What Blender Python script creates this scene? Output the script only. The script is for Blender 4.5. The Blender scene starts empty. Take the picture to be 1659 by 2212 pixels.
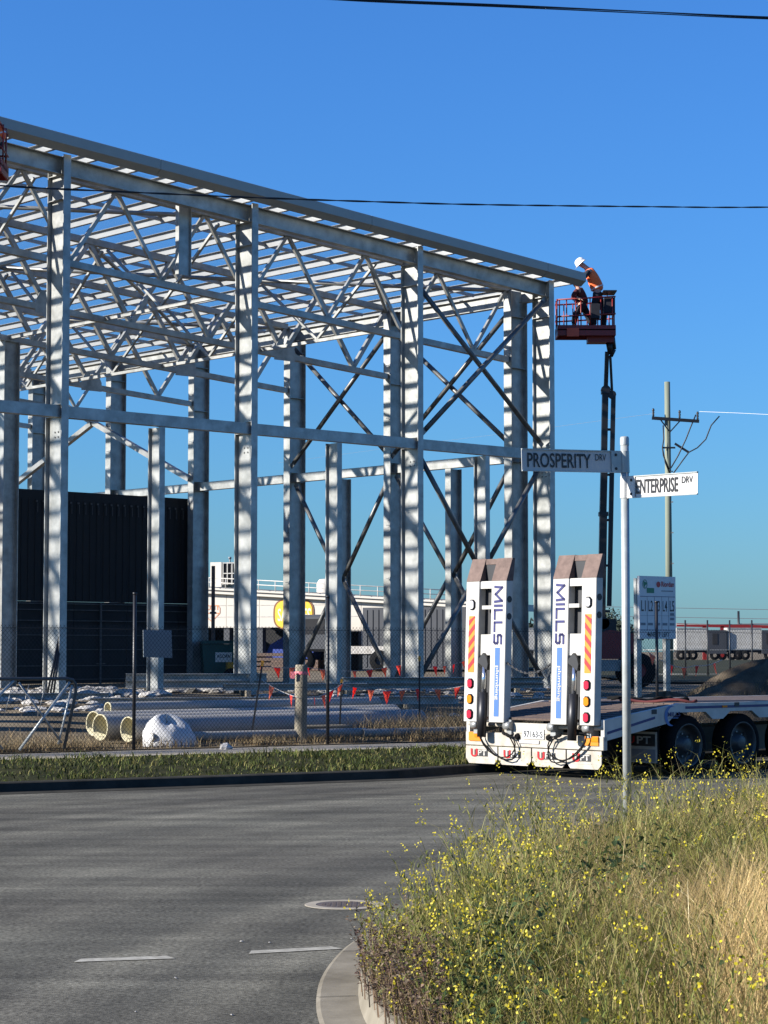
import bpy, math, random
import numpy as np
from mathutils import Vector, Matrix
R = math.radians
random.seed(7); rng = np.random.default_rng(11)
scn = bpy.context.scene
col = scn.collection

# ------------------------------------------------------------------ camera
F_PX, PITCH, HC = 4595.0, R(3.75), 1.65          # focal length in units of a 1659 x 2212 frame
cd = bpy.data.cameras.new("camera"); cam = bpy.data.objects.new("camera", cd); col.objects.link(cam)
cd.sensor_fit = 'VERTICAL'; cd.sensor_height = 36.0; cd.lens = F_PX / 2212 * 36.0
cd.clip_start = 0.1; cd.clip_end = 6000
cam.location = (0, 0, HC); cam.rotation_euler = (R(90) + PITCH, 0, 0)
scn.camera = cam
# ------------------------------------------------------------------ sky, sun, exposure
SUN_EL = R(25); SX, SY = -0.966, -0.259
w = bpy.data.worlds.new("World"); scn.world = w; w.use_nodes = True
nt = w.node_tree; bg = nt.nodes["Background"]
sky = nt.nodes.new("ShaderNodeTexSky"); sky.sky_type = 'NISHITA'; sky.sun_disc = False
sky.sun_elevation = SUN_EL; sky.sun_rotation = math.atan2(SX, SY)
sky.altitude = 0; sky.air_density = 1.4; sky.dust_density = 0.3; sky.ozone_density = 6.0
wb = nt.nodes.new("ShaderNodeMix"); wb.data_type = 'RGBA'; wb.blend_type = 'MULTIPLY'; wb.inputs[0].default_value = 1.0   # the phone's cool white balance
wb.inputs[7].default_value = (0.385, 0.765, 1.30, 1)
nt.links.new(sky.outputs[0], wb.inputs[6]); nt.links.new(wb.outputs[2], bg.inputs[0])
bg.inputs[1].default_value = 0.06
sd = bpy.data.lights.new("sun", 'SUN'); sun = bpy.data.objects.new("sun", sd); col.objects.link(sun)
sd.energy = 5.0; sd.angle = R(0.5); sd.color = (1.0, 0.955, 0.89)
sun.rotation_euler = Vector((SX * math.cos(SUN_EL), SY * math.cos(SUN_EL), math.sin(SUN_EL))).to_track_quat('Z', 'Y').to_euler()
sun.location = (-30, -5, 40)
scn.view_settings.view_transform = 'Standard'; scn.view_settings.look = 'None'
scn.view_settings.exposure = 1.2; scn.view_settings.gamma = 1.0
scn.view_settings.use_curve_mapping = False

# ------------------------------------------------------------------ helpers
cP, sP = math.cos(PITCH), math.sin(PITCH)
def at(px, py, Y):
    a = (px - 829.5) / F_PX; b = -(py - 1106) / F_PX
    d = Vector((a, cP - sP * b, sP + cP * b)); k = Y / d.y
    return Vector((d.x * k, Y, HC + d.z * k))

ALB = 0.80      # every base colour is kept low and the exposure raised: hard winter light, deep shade
def mat(name, color, rough=0.7, metal=0.0, noise=0.0, scale=6.0, bump=0.0, col2=None, spec=0.5, coords='Object', stretch=None, attr=None, detail=6.0, transl=0.0):
    m = bpy.data.materials.new(name); m.use_nodes = True; t = m.node_tree; L = t.links
    p = t.nodes["Principled BSDF"]; p.inputs['Roughness'].default_value = rough; p.inputs['Metallic'].default_value = metal
    p.inputs['Specular IOR Level'].default_value = spec
    color = tuple(x * ALB for x in color); col2 = None if col2 is None else tuple(x * ALB for x in col2)
    c = (*color, 1)
    p.inputs['Base Color'].default_value = c
    src = None
    if noise > 0 or col2 is not None or bump > 0:
        tc = t.nodes.new('ShaderNodeTexCoord'); out = tc.outputs[coords]
        if stretch:
            mp = t.nodes.new('ShaderNodeMapping'); mp.inputs['Scale'].default_value = stretch; L.new(out, mp.inputs[0]); out = mp.outputs[0]
        n = t.nodes.new('ShaderNodeTexNoise'); n.inputs['Scale'].default_value = scale; n.inputs['Detail'].default_value = detail; n.inputs['Roughness'].default_value = 0.62
        L.new(out, n.inputs['Vector'])
        r = t.nodes.new('ShaderNodeValToRGB'); r.color_ramp.elements[0].position = 0.3; r.color_ramp.elements[1].position = 0.7
        b = col2 if col2 is not None else tuple(min(1, x * (1 + noise)) for x in color)
        a = color if col2 is not None else tuple(x * (1 - noise) for x in color)
        r.color_ramp.elements[0].color = (*a, 1); r.color_ramp.elements[1].color = (*b, 1)
        L.new(n.outputs['Fac'], r.inputs[0]); L.new(r.outputs[0], p.inputs['Base Color']); src = r.outputs[0]
        if bump > 0:
            bn = t.nodes.new('ShaderNodeBump'); bn.inputs['Strength'].default_value = bump; bn.inputs['Distance'].default_value = 0.02
            n2 = t.nodes.new('ShaderNodeTexNoise'); n2.inputs['Scale'].default_value = scale * 4; n2.inputs['Detail'].default_value = 4
            L.new(out, n2.inputs['Vector']); L.new(n2.outputs['Fac'], bn.inputs['Height']); L.new(bn.outputs[0], p.inputs['Normal'])
    if attr:
        an = t.nodes.new('ShaderNodeAttribute'); an.attribute_name = attr
        L.new(an.outputs['Color'], p.inputs['Base Color']); src = an.outputs['Color']
    if transl > 0:
        tr = t.nodes.new('ShaderNodeBsdfTranslucent'); mx = t.nodes.new('ShaderNodeMixShader'); mx.inputs[0].default_value = transl
        if src: L.new(src, tr.inputs[0])
        else: tr.inputs[0].default_value = c
        L.new(p.outputs[0], mx.inputs[1]); L.new(tr.outputs[0], mx.inputs[2]); L.new(mx.outputs[0], t.nodes['Material Output'].inputs[0])
    return m

def tag(o, label=None, cat=None, group=None, kind=None):
    if label: o['label'] = label
    if cat: o['category'] = cat
    if group: o['group'] = group
    if kind: o['kind'] = kind
    return o
def wloc(o):
    v = Vector((0, 0, 0))
    while o is not None: v = v + o.location; o = o.parent
    return v
def thing(name, loc, label, cat, group=None, rz=0.0):
    o = bpy.data.objects.new(name, None); col.objects.link(o); o.location = loc; o.rotation_euler = (0, 0, rz)
    o.empty_display_size = 0.2
    return tag(o, label, cat, group)

class MB:
    """collects faces; build() links them as one mesh object"""
    def __init__(s): s.v = []; s.f = []; s.sm = []
    def add(s, vs, fs, smooth=False):
        k = len(s.v); s.v += [tuple(v) for v in vs]; s.f += [tuple(i + k for i in f) for f in fs]; s.sm += [smooth] * len(fs); return s
    def box(s, lo, hi):
        x0, y0, z0 = lo; x1, y1, z1 = hi
        return s.add([(x0,y0,z0),(x1,y0,z0),(x1,y1,z0),(x0,y1,z0),(x0,y0,z1),(x1,y0,z1),(x1,y1,z1),(x0,y1,z1)],
                     [(0,3,2,1),(4,5,6,7),(0,1,5,4),(1,2,6,5),(2,3,7,6),(3,0,4,7)])
    def bar(s, p, q, w_, h_, up=(0, 0, 1)):
        p, q = Vector(p), Vector(q); d = (q - p).normalized(); up = Vector(up)
        a = d.cross(up)
        if a.length < 1e-4: a = d.cross(Vector((1, 0, 0)))
        a.normalize(); b = a.cross(d).normalized(); a = a * w_ / 2; b = b * h_ / 2
        return s.add([p-a-b, p+a-b, p+a+b, p-a+b, q-a-b, q+a-b, q+a+b, q-a+b],
                     [(0,3,2,1),(4,5,6,7),(0,1,5,4),(1,2,6,5),(2,3,7,6),(3,0,4,7)])
    def ibeam(s, p, q, depth, width, up=(0, 0, 1), t=0.02):
        p, q = Vector(p), Vector(q); d = (q - p).normalized(); up = Vector(up)
        a = d.cross(up).normalized(); b = a.cross(d).normalized()
        o = b * (depth / 2 - t / 2)
        s.bar(p + o, q + o, width, t, b); s.bar(p - o, q - o, width, t, b); return s.bar(p, q, t * .8, depth - 2 * t, b)
    def tube(s, p, q, r, n=8, r2=None, cap=True):
        return s.path([p, q], r, n, radii=[r, r if r2 is None else r2], cap=cap)
    def path(s, pts, r, n=6, radii=None, cap=True):
        pts = [Vector(p) for p in pts]; vs = []; fs = []; m = len(pts)
        ref = None
        for i, p in enumerate(pts):
            d = (pts[min(i + 1, m - 1)] - pts[max(i - 1, 0)]).normalized()
            if ref is None: ref = Vector((0, 0, 1)) if abs(d.z) < 0.9 else Vector((1, 0, 0))
            a = d.cross(ref).normalized(); b = a.cross(d).normalized(); ref = b
            rr = radii[i] if radii else r
            for k in range(n):
                an = 2 * math.pi * k / n; vs.append(p + a * (rr * math.cos(an)) + b * (rr * math.sin(an)))
        for i in range(m - 1):
            for k in range(n): fs.append((i*n+k, i*n+(k+1) % n, (i+1)*n+(k+1) % n, (i+1)*n+k))
        s.add(vs, fs, True)
        if cap:
            k0 = len(s.v) - m * n
            s.f.append(tuple(k0 + k for k in reversed(range(n)))); s.f.append(tuple(k0 + (m-1)*n + k for k in range(n))); s.sm += [False, False]
        return s
    def prism(s, poly, o, ax, ay, ext):
        """polygon (x,y) in the frame o,ax,ay pushed along ext"""
        o, ax, ay, ext = map(Vector, (o, ax, ay, ext)); n = len(poly)
        a = [o + ax * x + ay * y for x, y in poly]; b = [p + ext for p in a]
        fs = [tuple(range(n)), tuple(range(2*n-1, n-1, -1))] + [(i, i + n, (i+1) % n + n, (i+1) % n) for i in range(n)]
        return s.add(a + b, fs)
    def lathe(s, prof, o, axis, n=20, smooth=True):
        o, axis = Vector(o), Vector(axis).normalized()
        ref = Vector((0, 0, 1)) if abs(axis.z) < 0.9 else Vector((1, 0, 0))
        a = axis.cross(ref).normalized(); b = axis.cross(a).normalized(); vs = []; fs = []
        for r, h in prof:
            for k in range(n):
                an = 2*math.pi*k/n; vs.append(o + axis*h + a*(r*math.cos(an)) + b*(r*math.sin(an)))
        for i in range(len(prof)-1):
            for k in range(n): fs.append((i*n+k, i*n+(k+1) % n, (i+1)*n+(k+1) % n, (i+1)*n+k))
        return s.add(vs, fs, smooth)
    def build(s, name, m, parent=None, local=True, bevel=0.0):
        me = bpy.data.meshes.new(name)
        off = Vector((0, 0, 0)) if (local or parent is None) else wloc(parent)
        me.from_pydata([(v[0]-off.x, v[1]-off.y, v[2]-off.z) for v in s.v], [], s.f)
        me.polygons.foreach_set('use_smooth', s.sm)
        if m: me.materials.append(m)
        me.update()
        o = bpy.data.objects.new(name, me); col.objects.link(o); o.parent = parent
        if bevel:
            bv = o.modifiers.new('edge', 'BEVEL'); bv.width = bevel; bv.segments = 1; bv.limit_method = 'ANGLE'
        return o
def single(mb, name, m, loc, label, cat, group=None, kind=None):
    """a one-mesh thing whose origin sits at its base; vertices are given in world space"""
    e = Vector(loc); mb.v = [(v[0]-e.x, v[1]-e.y, v[2]-e.z) for v in mb.v]
    o = mb.build(name, m); o.location = e; return tag(o, label, cat, group, kind)
def struct(mb, name, m, parent=None):
    o = mb.build(name, m, parent)
    if parent is None: o['kind'] = 'structure'
    return o
def np_mesh(name, verts, faces, m, colors=None):
    me = bpy.data.meshes.new(name); nv = len(verts); nf = len(faces); k = faces.shape[1]
    me.vertices.add(nv); me.vertices.foreach_set('co', verts.astype(np.float32).ravel())
    me.loops.add(nf * k); me.loops.foreach_set('vertex_index', faces.astype(np.int32).ravel())
    me.polygons.add(nf); me.polygons.foreach_set('loop_start', np.arange(0, nf*k, k, dtype=np.int32))
    me.update(calc_edges=True)
    if colors is not None:
        ca = me.color_attributes.new('tint', 'FLOAT_COLOR', 'POINT')
        ca.data.foreach_set('color', np.c_[colors, np.ones(nv)].astype(np.float32).ravel())
    me.materials.append(m)
    o = bpy.data.objects.new(name, me); col.objects.link(o); return o

_fonts = {}
def text(name, body, m, parent, o, ax, ay, width, height, bold=0.0, depth=0.004, shear=0.0):
    """lettering fitted into width x height, lower left at o, reading along ax with ay up"""
    c = bpy.data.curves.new(name, 'FONT'); c.body = body; c.extrude = 0.0; c.offset = bold; c.shear = shear; c.resolution_u = 3
    ob = bpy.data.objects.new(name, c); col.objects.link(ob)
    dg = bpy.context.evaluated_depsgraph_get(); me = bpy.data.meshes.new_from_object(ob.evaluated_get(dg))
    bpy.data.objects.remove(ob); bpy.data.curves.remove(c)
    n = len(me.vertices); co = np.zeros(n*3, np.float32); me.vertices.foreach_get('co', co); co = co.reshape(-1, 3)
    lo = co.min(0); hi = co.max(0); ax, ay, o = Vector(ax).normalized(), Vector(ay).normalized(), Vector(o)
    nz = ax.cross(ay)
    out = np.array([o + ax*((x-lo[0])/(hi[0]-lo[0])*width) + ay*((y-lo[1])/(hi[1]-lo[1])*height) + nz*depth for x, y, _ in co], np.float32)
    me.vertices.foreach_set('co', out.ravel()); me.update(); me.name = name
    me.materials.clear(); me.materials.append(m)
    t = bpy.data.objects.new(name, me); col.objects.link(t); t.parent = parent
    return t

# ------------------------------------------------------------------ materials
M = {}
def galv(name, lo, hi):
    m = mat(name, lo, 0.44, 0.45, col2=hi, scale=3.2, bump=0.08, spec=0.4, detail=9.0)
    return m
M['galv'] = galv('galvanised_steel', (0.27, 0.275, 0.255), (0.52, 0.52, 0.49))
M['galv_dull'] = galv('weathered_galvanised', (0.24, 0.245, 0.235), (0.40, 0.40, 0.38))
M['purlin'] = mat('purlin_zinc', (0.32, 0.325, 0.315), 0.4, 0.15, noise=0.10, scale=2.0)
M['fascia'] = mat('fascia_grey', (0.40, 0.38, 0.33), 0.45, 0.1, noise=0.08, scale=1.5)
M['black_steel'] = mat('black_painted_steel', (0.012, 0.012, 0.014), 0.45)
M['dark_wall'] = mat('black_panel', (0.006, 0.006, 0.006), 0.75, noise=0.3, scale=1.3)
M['formwork'] = mat('dark_formwork', (0.014, 0.013, 0.012), 0.8, noise=0.4, scale=4)
M['form_edge'] = mat('formwork_edge', (0.09, 0.085, 0.08), 0.7, noise=0.4, scale=6)
M['rust'] = mat('rusty_steel', (0.10, 0.062, 0.048), 0.8, col2=(0.19, 0.125, 0.10), scale=9, bump=0.15)
M['white'] = mat('white_paint', (0.40, 0.375, 0.325), 0.4, col2=(0.60, 0.58, 0.53), scale=2.6, detail=9.0)
M['white_dirty'] = mat('road_dusted_white', (0.34, 0.29, 0.22), 0.5, col2=(0.58, 0.54, 0.46), detail=9.0, scale=5)
M['white_far'] = mat('cream_white_cladding', (0.60, 0.55, 0.47), 0.6, noise=0.04, scale=0.6)
M['blue_ink'] = mat('navy_vinyl', (0.014, 0.014, 0.12), 0.4)
M['blue_mid'] = mat('sky_blue_vinyl', (0.05, 0.14, 0.36), 0.4)
M['red_lens'] = mat('red_lens', (0.45, 0.02, 0.05), 0.15, noise=0.15, scale=60)
M['amber_lens'] = mat('amber_lens', (0.80, 0.22, 0.01), 0.15, noise=0.1, scale=60)
M['clear_lens'] = mat('clear_lens', (0.62, 0.60, 0.60), 0.15, noise=0.15, scale=80)
M['red'] = mat('red_vinyl', (0.52, 0.008, 0.012), 0.4)
M['yellow'] = mat('yellow_reflective', (0.72, 0.23, 0.004), 0.4)
M['rubber'] = mat('black_rubber', (0.007, 0.007, 0.007), 0.9, spec=0.15, noise=0.2, scale=20)
M['rim'] = mat('dusty_steel_rim', (0.075, 0.075, 0.072), 0.45, 0.4, noise=0.15, scale=12)
M['chrome'] = mat('chrome_rod', (0.75, 0.75, 0.75), 0.15, 0.9)
M['deck'] = mat('worn_deck_timber', (0.055, 0.036, 0.026), 0.85, col2=(0.15, 0.10, 0.075), scale=5, stretch=(1, 6, 6))
M['plate'] = mat('number_plate', (0.60, 0.60, 0.58), 0.4)
M['ink'] = mat('black_ink', (0.012, 0.012, 0.014), 0.5)
M['grey_ink'] = mat('grey_ink', (0.22, 0.23, 0.24), 0.6)
M['sign_white'] = mat('sign_sheeting', (0.56, 0.55, 0.52), 0.5, noise=0.03, scale=10)
M['board'] = mat('site_board', (0.78, 0.75, 0.69), 0.55, noise=0.04, scale=4)
M['green_ink'] = mat('green_vinyl', (0.03, 0.22, 0.10), 0.5)
M['post_galv'] = mat('sign_post_zinc', (0.42, 0.44, 0.42), 0.42, 0.25, noise=0.12, scale=14)
M['lift_red'] = mat('lift_red_paint', (0.26, 0.018, 0.015), 0.45, noise=0.15, scale=6)
M['orange_guard'] = mat('orange_red_paint', (0.75, 0.10, 0.04), 0.5)  # brighter orange red for the guard on the lift basket
M['hivis'] = mat('hi_vis_orange', (1.2, 0.20, 0.05), 0.75, noise=0.12, scale=12)
M['tape'] = mat('reflective_tape', (0.75, 0.75, 0.70), 0.3)
M['navy'] = mat('navy_workwear', (0.018, 0.018, 0.026), 0.9, noise=0.2, scale=14)
M['maroon'] = mat('maroon_shirt', (0.10, 0.016, 0.016), 0.9, noise=0.2, scale=14)
M['skin'] = mat('skin', (0.50, 0.27, 0.19), 0.6)
M['helmet'] = mat('white_helmet', (0.82, 0.82, 0.80), 0.3)
M['helmet2'] = mat('orange_helmet', (0.60, 0.08, 0.03), 0.35)
M['boot'] = mat('tan_boot', (0.12, 0.07, 0.04), 0.8)
M['asphalt'] = mat('asphalt', (0.068, 0.068, 0.066), 0.85, spec=0.08)
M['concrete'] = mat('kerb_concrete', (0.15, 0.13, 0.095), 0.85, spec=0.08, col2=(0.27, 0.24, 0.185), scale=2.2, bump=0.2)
M['concrete_dark'] = mat('dark_kerb_concrete', (0.028, 0.027, 0.022), 0.85, spec=0.08, col2=(0.060, 0.056, 0.045), scale=3, bump=0.2)  # much darker mottled concrete for the far kerb and kerb joints
M['path'] = mat('footpath_concrete', (0.29, 0.255, 0.195), 0.85, spec=0.08, col2=(0.40, 0.355, 0.285), scale=2.5, bump=0.1)
M['paint'] = mat('worn_line_paint', (0.26, 0.245, 0.20), 0.8, spec=0.1, col2=(0.50, 0.475, 0.40), scale=14)
M['iron'] = mat('cast_iron', (0.10, 0.075, 0.06), 0.7, noise=0.3, scale=30)
M['soil'] = mat('site_soil', (0.10, 0.078, 0.05), 0.95, spec=0.08, col2=(0.27, 0.22, 0.15), scale=1.1, bump=0.5)
M['mound'] = mat('spoil_soil', (0.055, 0.042, 0.028), 0.95, spec=0.08, col2=(0.16, 0.125, 0.085), scale=3.0, bump=0.8)
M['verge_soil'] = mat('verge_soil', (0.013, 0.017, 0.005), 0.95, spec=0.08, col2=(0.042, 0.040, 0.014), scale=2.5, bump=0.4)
M['pvc'] = mat('grey_pipe', (0.36, 0.34, 0.30), 0.5, noise=0.08, scale=3)
M['pvc_in'] = mat('cream_pipe_end', (0.52, 0.47, 0.30), 0.6, noise=0.1, scale=5)
M['wrap'] = mat('white_plastic_wrap', (0.66, 0.65, 0.63), 0.35, noise=0.06, scale=5, bump=0.3)
M['timber'] = mat('weathered_timber', (0.17, 0.145, 0.10), 0.9, col2=(0.34, 0.295, 0.215), scale=7, stretch=(3, 3, 0.4), bump=0.3)
M['flag_red'] = mat('red_flag', (1.2, 0.10, 0.06), 0.7, transl=0.5)
M['flag_orange'] = mat('orange_flag', (1.2, 0.34, 0.16), 0.7, transl=0.5)
M['cord'] = mat('white_cord', (0.55, 0.53, 0.50), 0.8)
M['pink'] = mat('pink_tape', (0.85, 0.22, 0.25), 0.6)
M['bin_green'] = mat('dark_green_bin', (0.006, 0.075, 0.06), 0.5, noise=0.1, scale=3)
M['mach_yellow'] = mat('machine_yellow', (0.70, 0.32, 0.02), 0.5, noise=0.1, scale=5)
M['blue_tarp'] = mat('blue_tarp', (0.015, 0.05, 0.30), 0.6, noise=0.2, scale=3)
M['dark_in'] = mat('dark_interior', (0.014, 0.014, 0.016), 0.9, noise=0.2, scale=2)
M['grey_clad'] = mat('grey_cladding', (0.045, 0.048, 0.055), 0.6, noise=0.1, scale=1)
M['oval'] = mat('yellow_logo', (0.88, 0.52, 0.03), 0.5)
M['oval_edge'] = mat('brown_logo_edge', (0.20, 0.08, 0.02), 0.5)
M['cream_ink'] = mat('cream_ink', (0.85, 0.80, 0.60), 0.5)
M['orange_ink'] = mat('orange_ink', (0.72, 0.28, 0.12), 0.5)
M['pole_wood'] = mat('green_treated_pole', (0.15, 0.17, 0.12), 0.85, col2=(0.24, 0.26, 0.19), scale=2, stretch=(4, 4, .3))
M['cable'] = mat('black_cable', (0.008, 0.008, 0.010), 0.6)
M['alu'] = mat('glint_conductor', (0.85, 0.80, 0.76), 0.5)  # aluminium, with the sun's glint put into its pale colour
M['rubble'] = mat('pale_rubble', (0.35, 0.32, 0.28), 0.9, col2=(0.62, 0.59, 0.54), scale=6)
M['tree'] = mat('far_foliage', (0.04, 0.055, 0.035), 0.9, noise=0.3, scale=1)
M['veg'] = mat('grass_blades', (0.3, 0.25, 0.12), 0.75, attr='tint', transl=0.25, spec=0.2)
M['petal'] = mat('yellow_petals', (0.80, 0.68, 0.05), 0.7, attr='tint', transl=0.35, spec=0.2)
# fence mesh wire
M['wire'] = mat('dark_fence_wire', (0.018, 0.019, 0.02), 0.6)
# roof safety mesh: fine wire net, too fine to show single wires
def mesh_mat():
    m = bpy.data.materials.new('roof_safety_net'); m.use_nodes = True; t = m.node_tree
    p = t.nodes['Principled BSDF']; p.inputs['Base Color'].default_value = (0.55, 0.56, 0.56, 1); p.inputs['Roughness'].default_value = 0.6
    tr = t.nodes.new('ShaderNodeBsdfTransparent'); mx = t.nodes.new('ShaderNodeMixShader'); mx.inputs[0].default_value = 0.16
    t.links.new(tr.outputs[0], mx.inputs[1]); t.links.new(p.outputs[0], mx.inputs[2]); t.links.new(mx.outputs[0], t.nodes['Material Output'].inputs[0])
    return m
M['net'] = mesh_mat()
# asphalt: aggregate speckle, tyre-polished streaks, worn patches
def asphalt():
    m = M['asphalt']; t = m.node_tree; L = t.links; p = t.nodes['Principled BSDF']
    tc = t.nodes.new('ShaderNodeTexCoord')
    def noise(scale, stretch, detail=5, rot=0):
        mp = t.nodes.new('ShaderNodeMapping'); mp.inputs['Scale'].default_value = stretch; mp.inputs['Rotation'].default_value = (0, 0, rot)
        n = t.nodes.new('ShaderNodeTexNoise'); n.inputs['Scale'].default_value = scale; n.inputs['Detail'].default_value = detail
        L.new(tc.outputs['Object'], mp.inputs[0]); L.new(mp.outputs[0], n.inputs[0]); return n.outputs['Fac']
    def ramp(f, a, b, p0=.35, p1=.65):
        r = t.nodes.new('ShaderNodeValToRGB'); r.color_ramp.elements[0].position = p0; r.color_ramp.elements[1].position = p1
        r.color_ramp.elements[0].color = (*a, 1); r.color_ramp.elements[1].color = (*b, 1); L.new(f, r.inputs[0]); return r.outputs[0]
    def mul(a, b):
        x = t.nodes.new('ShaderNodeMix'); x.data_type = 'RGBA'; x.blend_type = 'MULTIPLY'; x.inputs[0].default_value = 1
        L.new(a, x.inputs[6]); L.new(b, x.inputs[7]); return x.outputs[2]
    base = ramp(noise(38, (1, 1, 1), 4), (0.056, 0.053, 0.043), (0.185, 0.177, 0.147), .3, .74)
    streak = ramp(noise(1.1, (0.14, 2.2, 1), 4, R(-27)), (0.66, 0.66, 0.66), (1.12, 1.12, 1.1), .32, .66)
    patch = ramp(noise(0.33, (1, 1, 1), 5), (0.76, 0.75, 0.75), (1.14, 1.14, 1.12), .35, .65)
    fine = ramp(noise(9, (1, 1, 1), 6), (0.86, 0.86, 0.86), (1.12, 1.12, 1.12), .3, .7)
    # tyre paths swept round the corner: noise that only changes with distance from the turning centre
    ds = t.nodes.new('ShaderNodeVectorMath'); ds.operation = 'DISTANCE'; ds.inputs[1].default_value = (21.0, 6.0, 0); L.new(tc.outputs['Object'], ds.inputs[0])
    cx_ = t.nodes.new('ShaderNodeCombineXYZ'); L.new(ds.outputs['Value'], cx_.inputs[0])
    nn_ = t.nodes.new('ShaderNodeTexNoise'); nn_.inputs['Scale'].default_value = 1.25; nn_.inputs['Detail'].default_value = 3; L.new(cx_.outputs[0], nn_.inputs[0])
    arcs = ramp(nn_.outputs['Fac'], (0.80, 0.80, 0.80), (1.42, 1.40, 1.36), .42, .70)
    stain = ramp(noise(0.8, (1, 1, 1), 7), (0.80, 0.80, 0.80), (1, 1, 1), .34, .48)
    grit = ramp(noise(150, (1, 1, 1), 2), (1, 1, 1), (2.1, 2.05, 1.95), .66, .80)
    L.new(mul(mul(mul(mul(mul(mul(base, streak), patch), fine), arcs), stain), grit), p.inputs['Base Color'])
    b = t.nodes.new('ShaderNodeBump'); b.inputs['Strength'].default_value = .35; b.inputs['Distance'].default_value = .01
    L.new(noise(120, (1, 1, 1), 2), b.inputs['Height']); L.new(b.outputs[0], p.inputs['Normal'])
asphalt()

# ------------------------------------------------------------------ ground
FO = Vector((-5.58, 30.9)); FD = Vector((0.843, 0.538)); FN = Vector((-0.538, 0.843))   # fence line and its normal away from the road
def fpt(t, n, z=None):
    p = FO + FD * t + FN * n
    return Vector((p.x, p.y, gz(p.x, p.y) if z is None else z))
def sstep(x): x = min(1, max(0, x)); return x * x * (3 - 2 * x)
def gz(x, y):
    n = (Vector((x, y)) - FO).dot(FN)
    b = 0.18 + 0.56 * sstep((n - 1) / 9)
    if n > 0.5: b += 0.035 * math.sin(x * 1.3 + y * .7) * math.sin(y * 1.1 - x * .4) * min(1, (n - .5) / 3)
    return b
# road
mb = MB(); mb.add([(-200, -60, 0), (300, -60, 0), (300, 200, 0), (-200, 200, 0)], [(0, 1, 2, 3)]); road = struct(mb, 'road', M['asphalt'])
# site ground to the horizon
ts = sorted(set(list(np.arange(-30, 60, 1.5)) + [-1500, -800, -400, -200, -100, -60, 80, 110, 160, 250, 500, 1000, 2000, 3000]))
ns = sorted(set(list(np.arange(0.05, 34, 1.0)) + [40, 50, 70, 100, 150, 250, 500, 1000, 2500]))
mb = MB(); vs = [fpt(t, n) for n in ns for t in ts]; T = len(ts)
mb.add(vs, [(j*T+i, j*T+i+1, (j+1)*T+i+1, (j+1)*T+i) for j in range(len(ns)-1) for i in range(T-1)], True)
struct(mb, 'ground', M['soil'])
# far kerb, verge, footpath
K = [(-40, 5.3), (-12, 20.9), (-4.52, 25.0), (-1.99, 26.4), (.2, 27.75), (1.0, 28.75), (3.5, 31.15), (10, 37.3), (30, 50.2), (60, 69.5)]
def resample(P, step):
    out = []; P = [Vector(p) for p in P]
    for a, b in zip(P, P[1:]):
        n = max(1, int((b - a).length / step)); out += [a.lerp(b, i / n) for i in range(n)]
    return out + [P[-1]]
Kp = resample(K, 1.0)
def normals(P):
    r = []
    for i in range(len(P)):
        d = (P[min(i+1, len(P)-1)] - P[max(i-1, 0)]).normalized(); r.append(Vector((-d.y, d.x)))
    return r
def sweep(P, prof, side=1):
    N = normals(P); m = len(prof); mb = MB()
    vs = [(p.x + n.x*o*side, p.y + n.y*o*side, z) for p, n in zip(P, N) for o, z in prof]
    fs = [(i*m+j, (i+1)*m+j, (i+1)*m+j+1, i*m+j+1) for i in range(len(P)-1) for j in range(m-1)]
    return mb.add(vs, fs)
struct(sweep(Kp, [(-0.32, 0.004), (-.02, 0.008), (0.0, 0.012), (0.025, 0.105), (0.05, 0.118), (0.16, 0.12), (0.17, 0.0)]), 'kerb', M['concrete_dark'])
kn = normals(Kp); mb = MB(); vs = []; nk = len(Kp)
for p, n in zip(Kp, kn):
    a = p + n * 0.15; d = max(0.05, (-1.52 - (a - FO).dot(FN))); b = a + FN * d
    for k in range(5):
        q = a.lerp(b, k / 4); vs.append((q.x, q.y, 0.112 + 0.05 * k / 4 + 0.03 * math.sin(math.pi * k / 4)))
mb.add(vs, [(i*5+j, (i+1)*5+j, (i+1)*5+j+1, i*5+j+1) for i in range(nk-1) for j in range(4)], True)
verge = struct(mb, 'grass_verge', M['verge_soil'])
mb = MB(); mb.add([fpt(-40, -1.6, .10), fpt(60, -1.6, .10), fpt(60, 0.2, .10), fpt(-40, 0.2, .10)], [(0, 1, 2, 3)])
fp = struct(mb, 'footpath', M['path'])
t = -9.0
while t < 22:
    L_ = 1.48; mb = MB()
    a = [fpt(t, -1.52), fpt(t + L_, -1.52), fpt(t + L_, 0.03), fpt(t, 0.03)]
    z = 0.168 + random.uniform(-.003, .003)
    mb.add([(p.x, p.y, .09) for p in a] + [(p.x, p.y, z) for p in a], [(4,5,6,7),(0,1,5,4),(1,2,6,5),(2,3,7,6),(3,0,4,7)])
    mb.build('slab', M['path'], fp); t += 1.5

# near corner kerb and verge
E_ = [(2.0, 4.0), (1.3, 5.2), (.7, 6.4), (.25, 7.4), (-.05, 8.3), (-.22, 9.0), (-.285, 9.5), (-.324, 10.1), (-.325, 10.94), (-.235, 11.92), (-.12, 12.5), (.05, 13.25), (.42, 14.6), (1.15, 16.2), (2.6, 18.5), (6, 22.3), (18, 33), (38, 50)]
def smooth(P, it=2):
    P = [Vector(p) for p in P]
    for _ in range(it):
        Q = [P[0]]
        for a, b in zip(P, P[1:]): Q += [a.lerp(b, .25), a.lerp(b, .75)]
        P = Q + [P[-1]]
    return P
Ep = smooth(E_); En = normals(Ep)
near_k = struct(sweep(Ep, [(0.0, 0.004), (-0.02, 0.012), (-0.15, 0.016), (-0.20, 0.018), (-0.225, 0.085), (-0.25, 0.105), (-0.34, 0.110), (-0.35, 0.0)]), 'near_kerb', M['concrete'])
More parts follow.
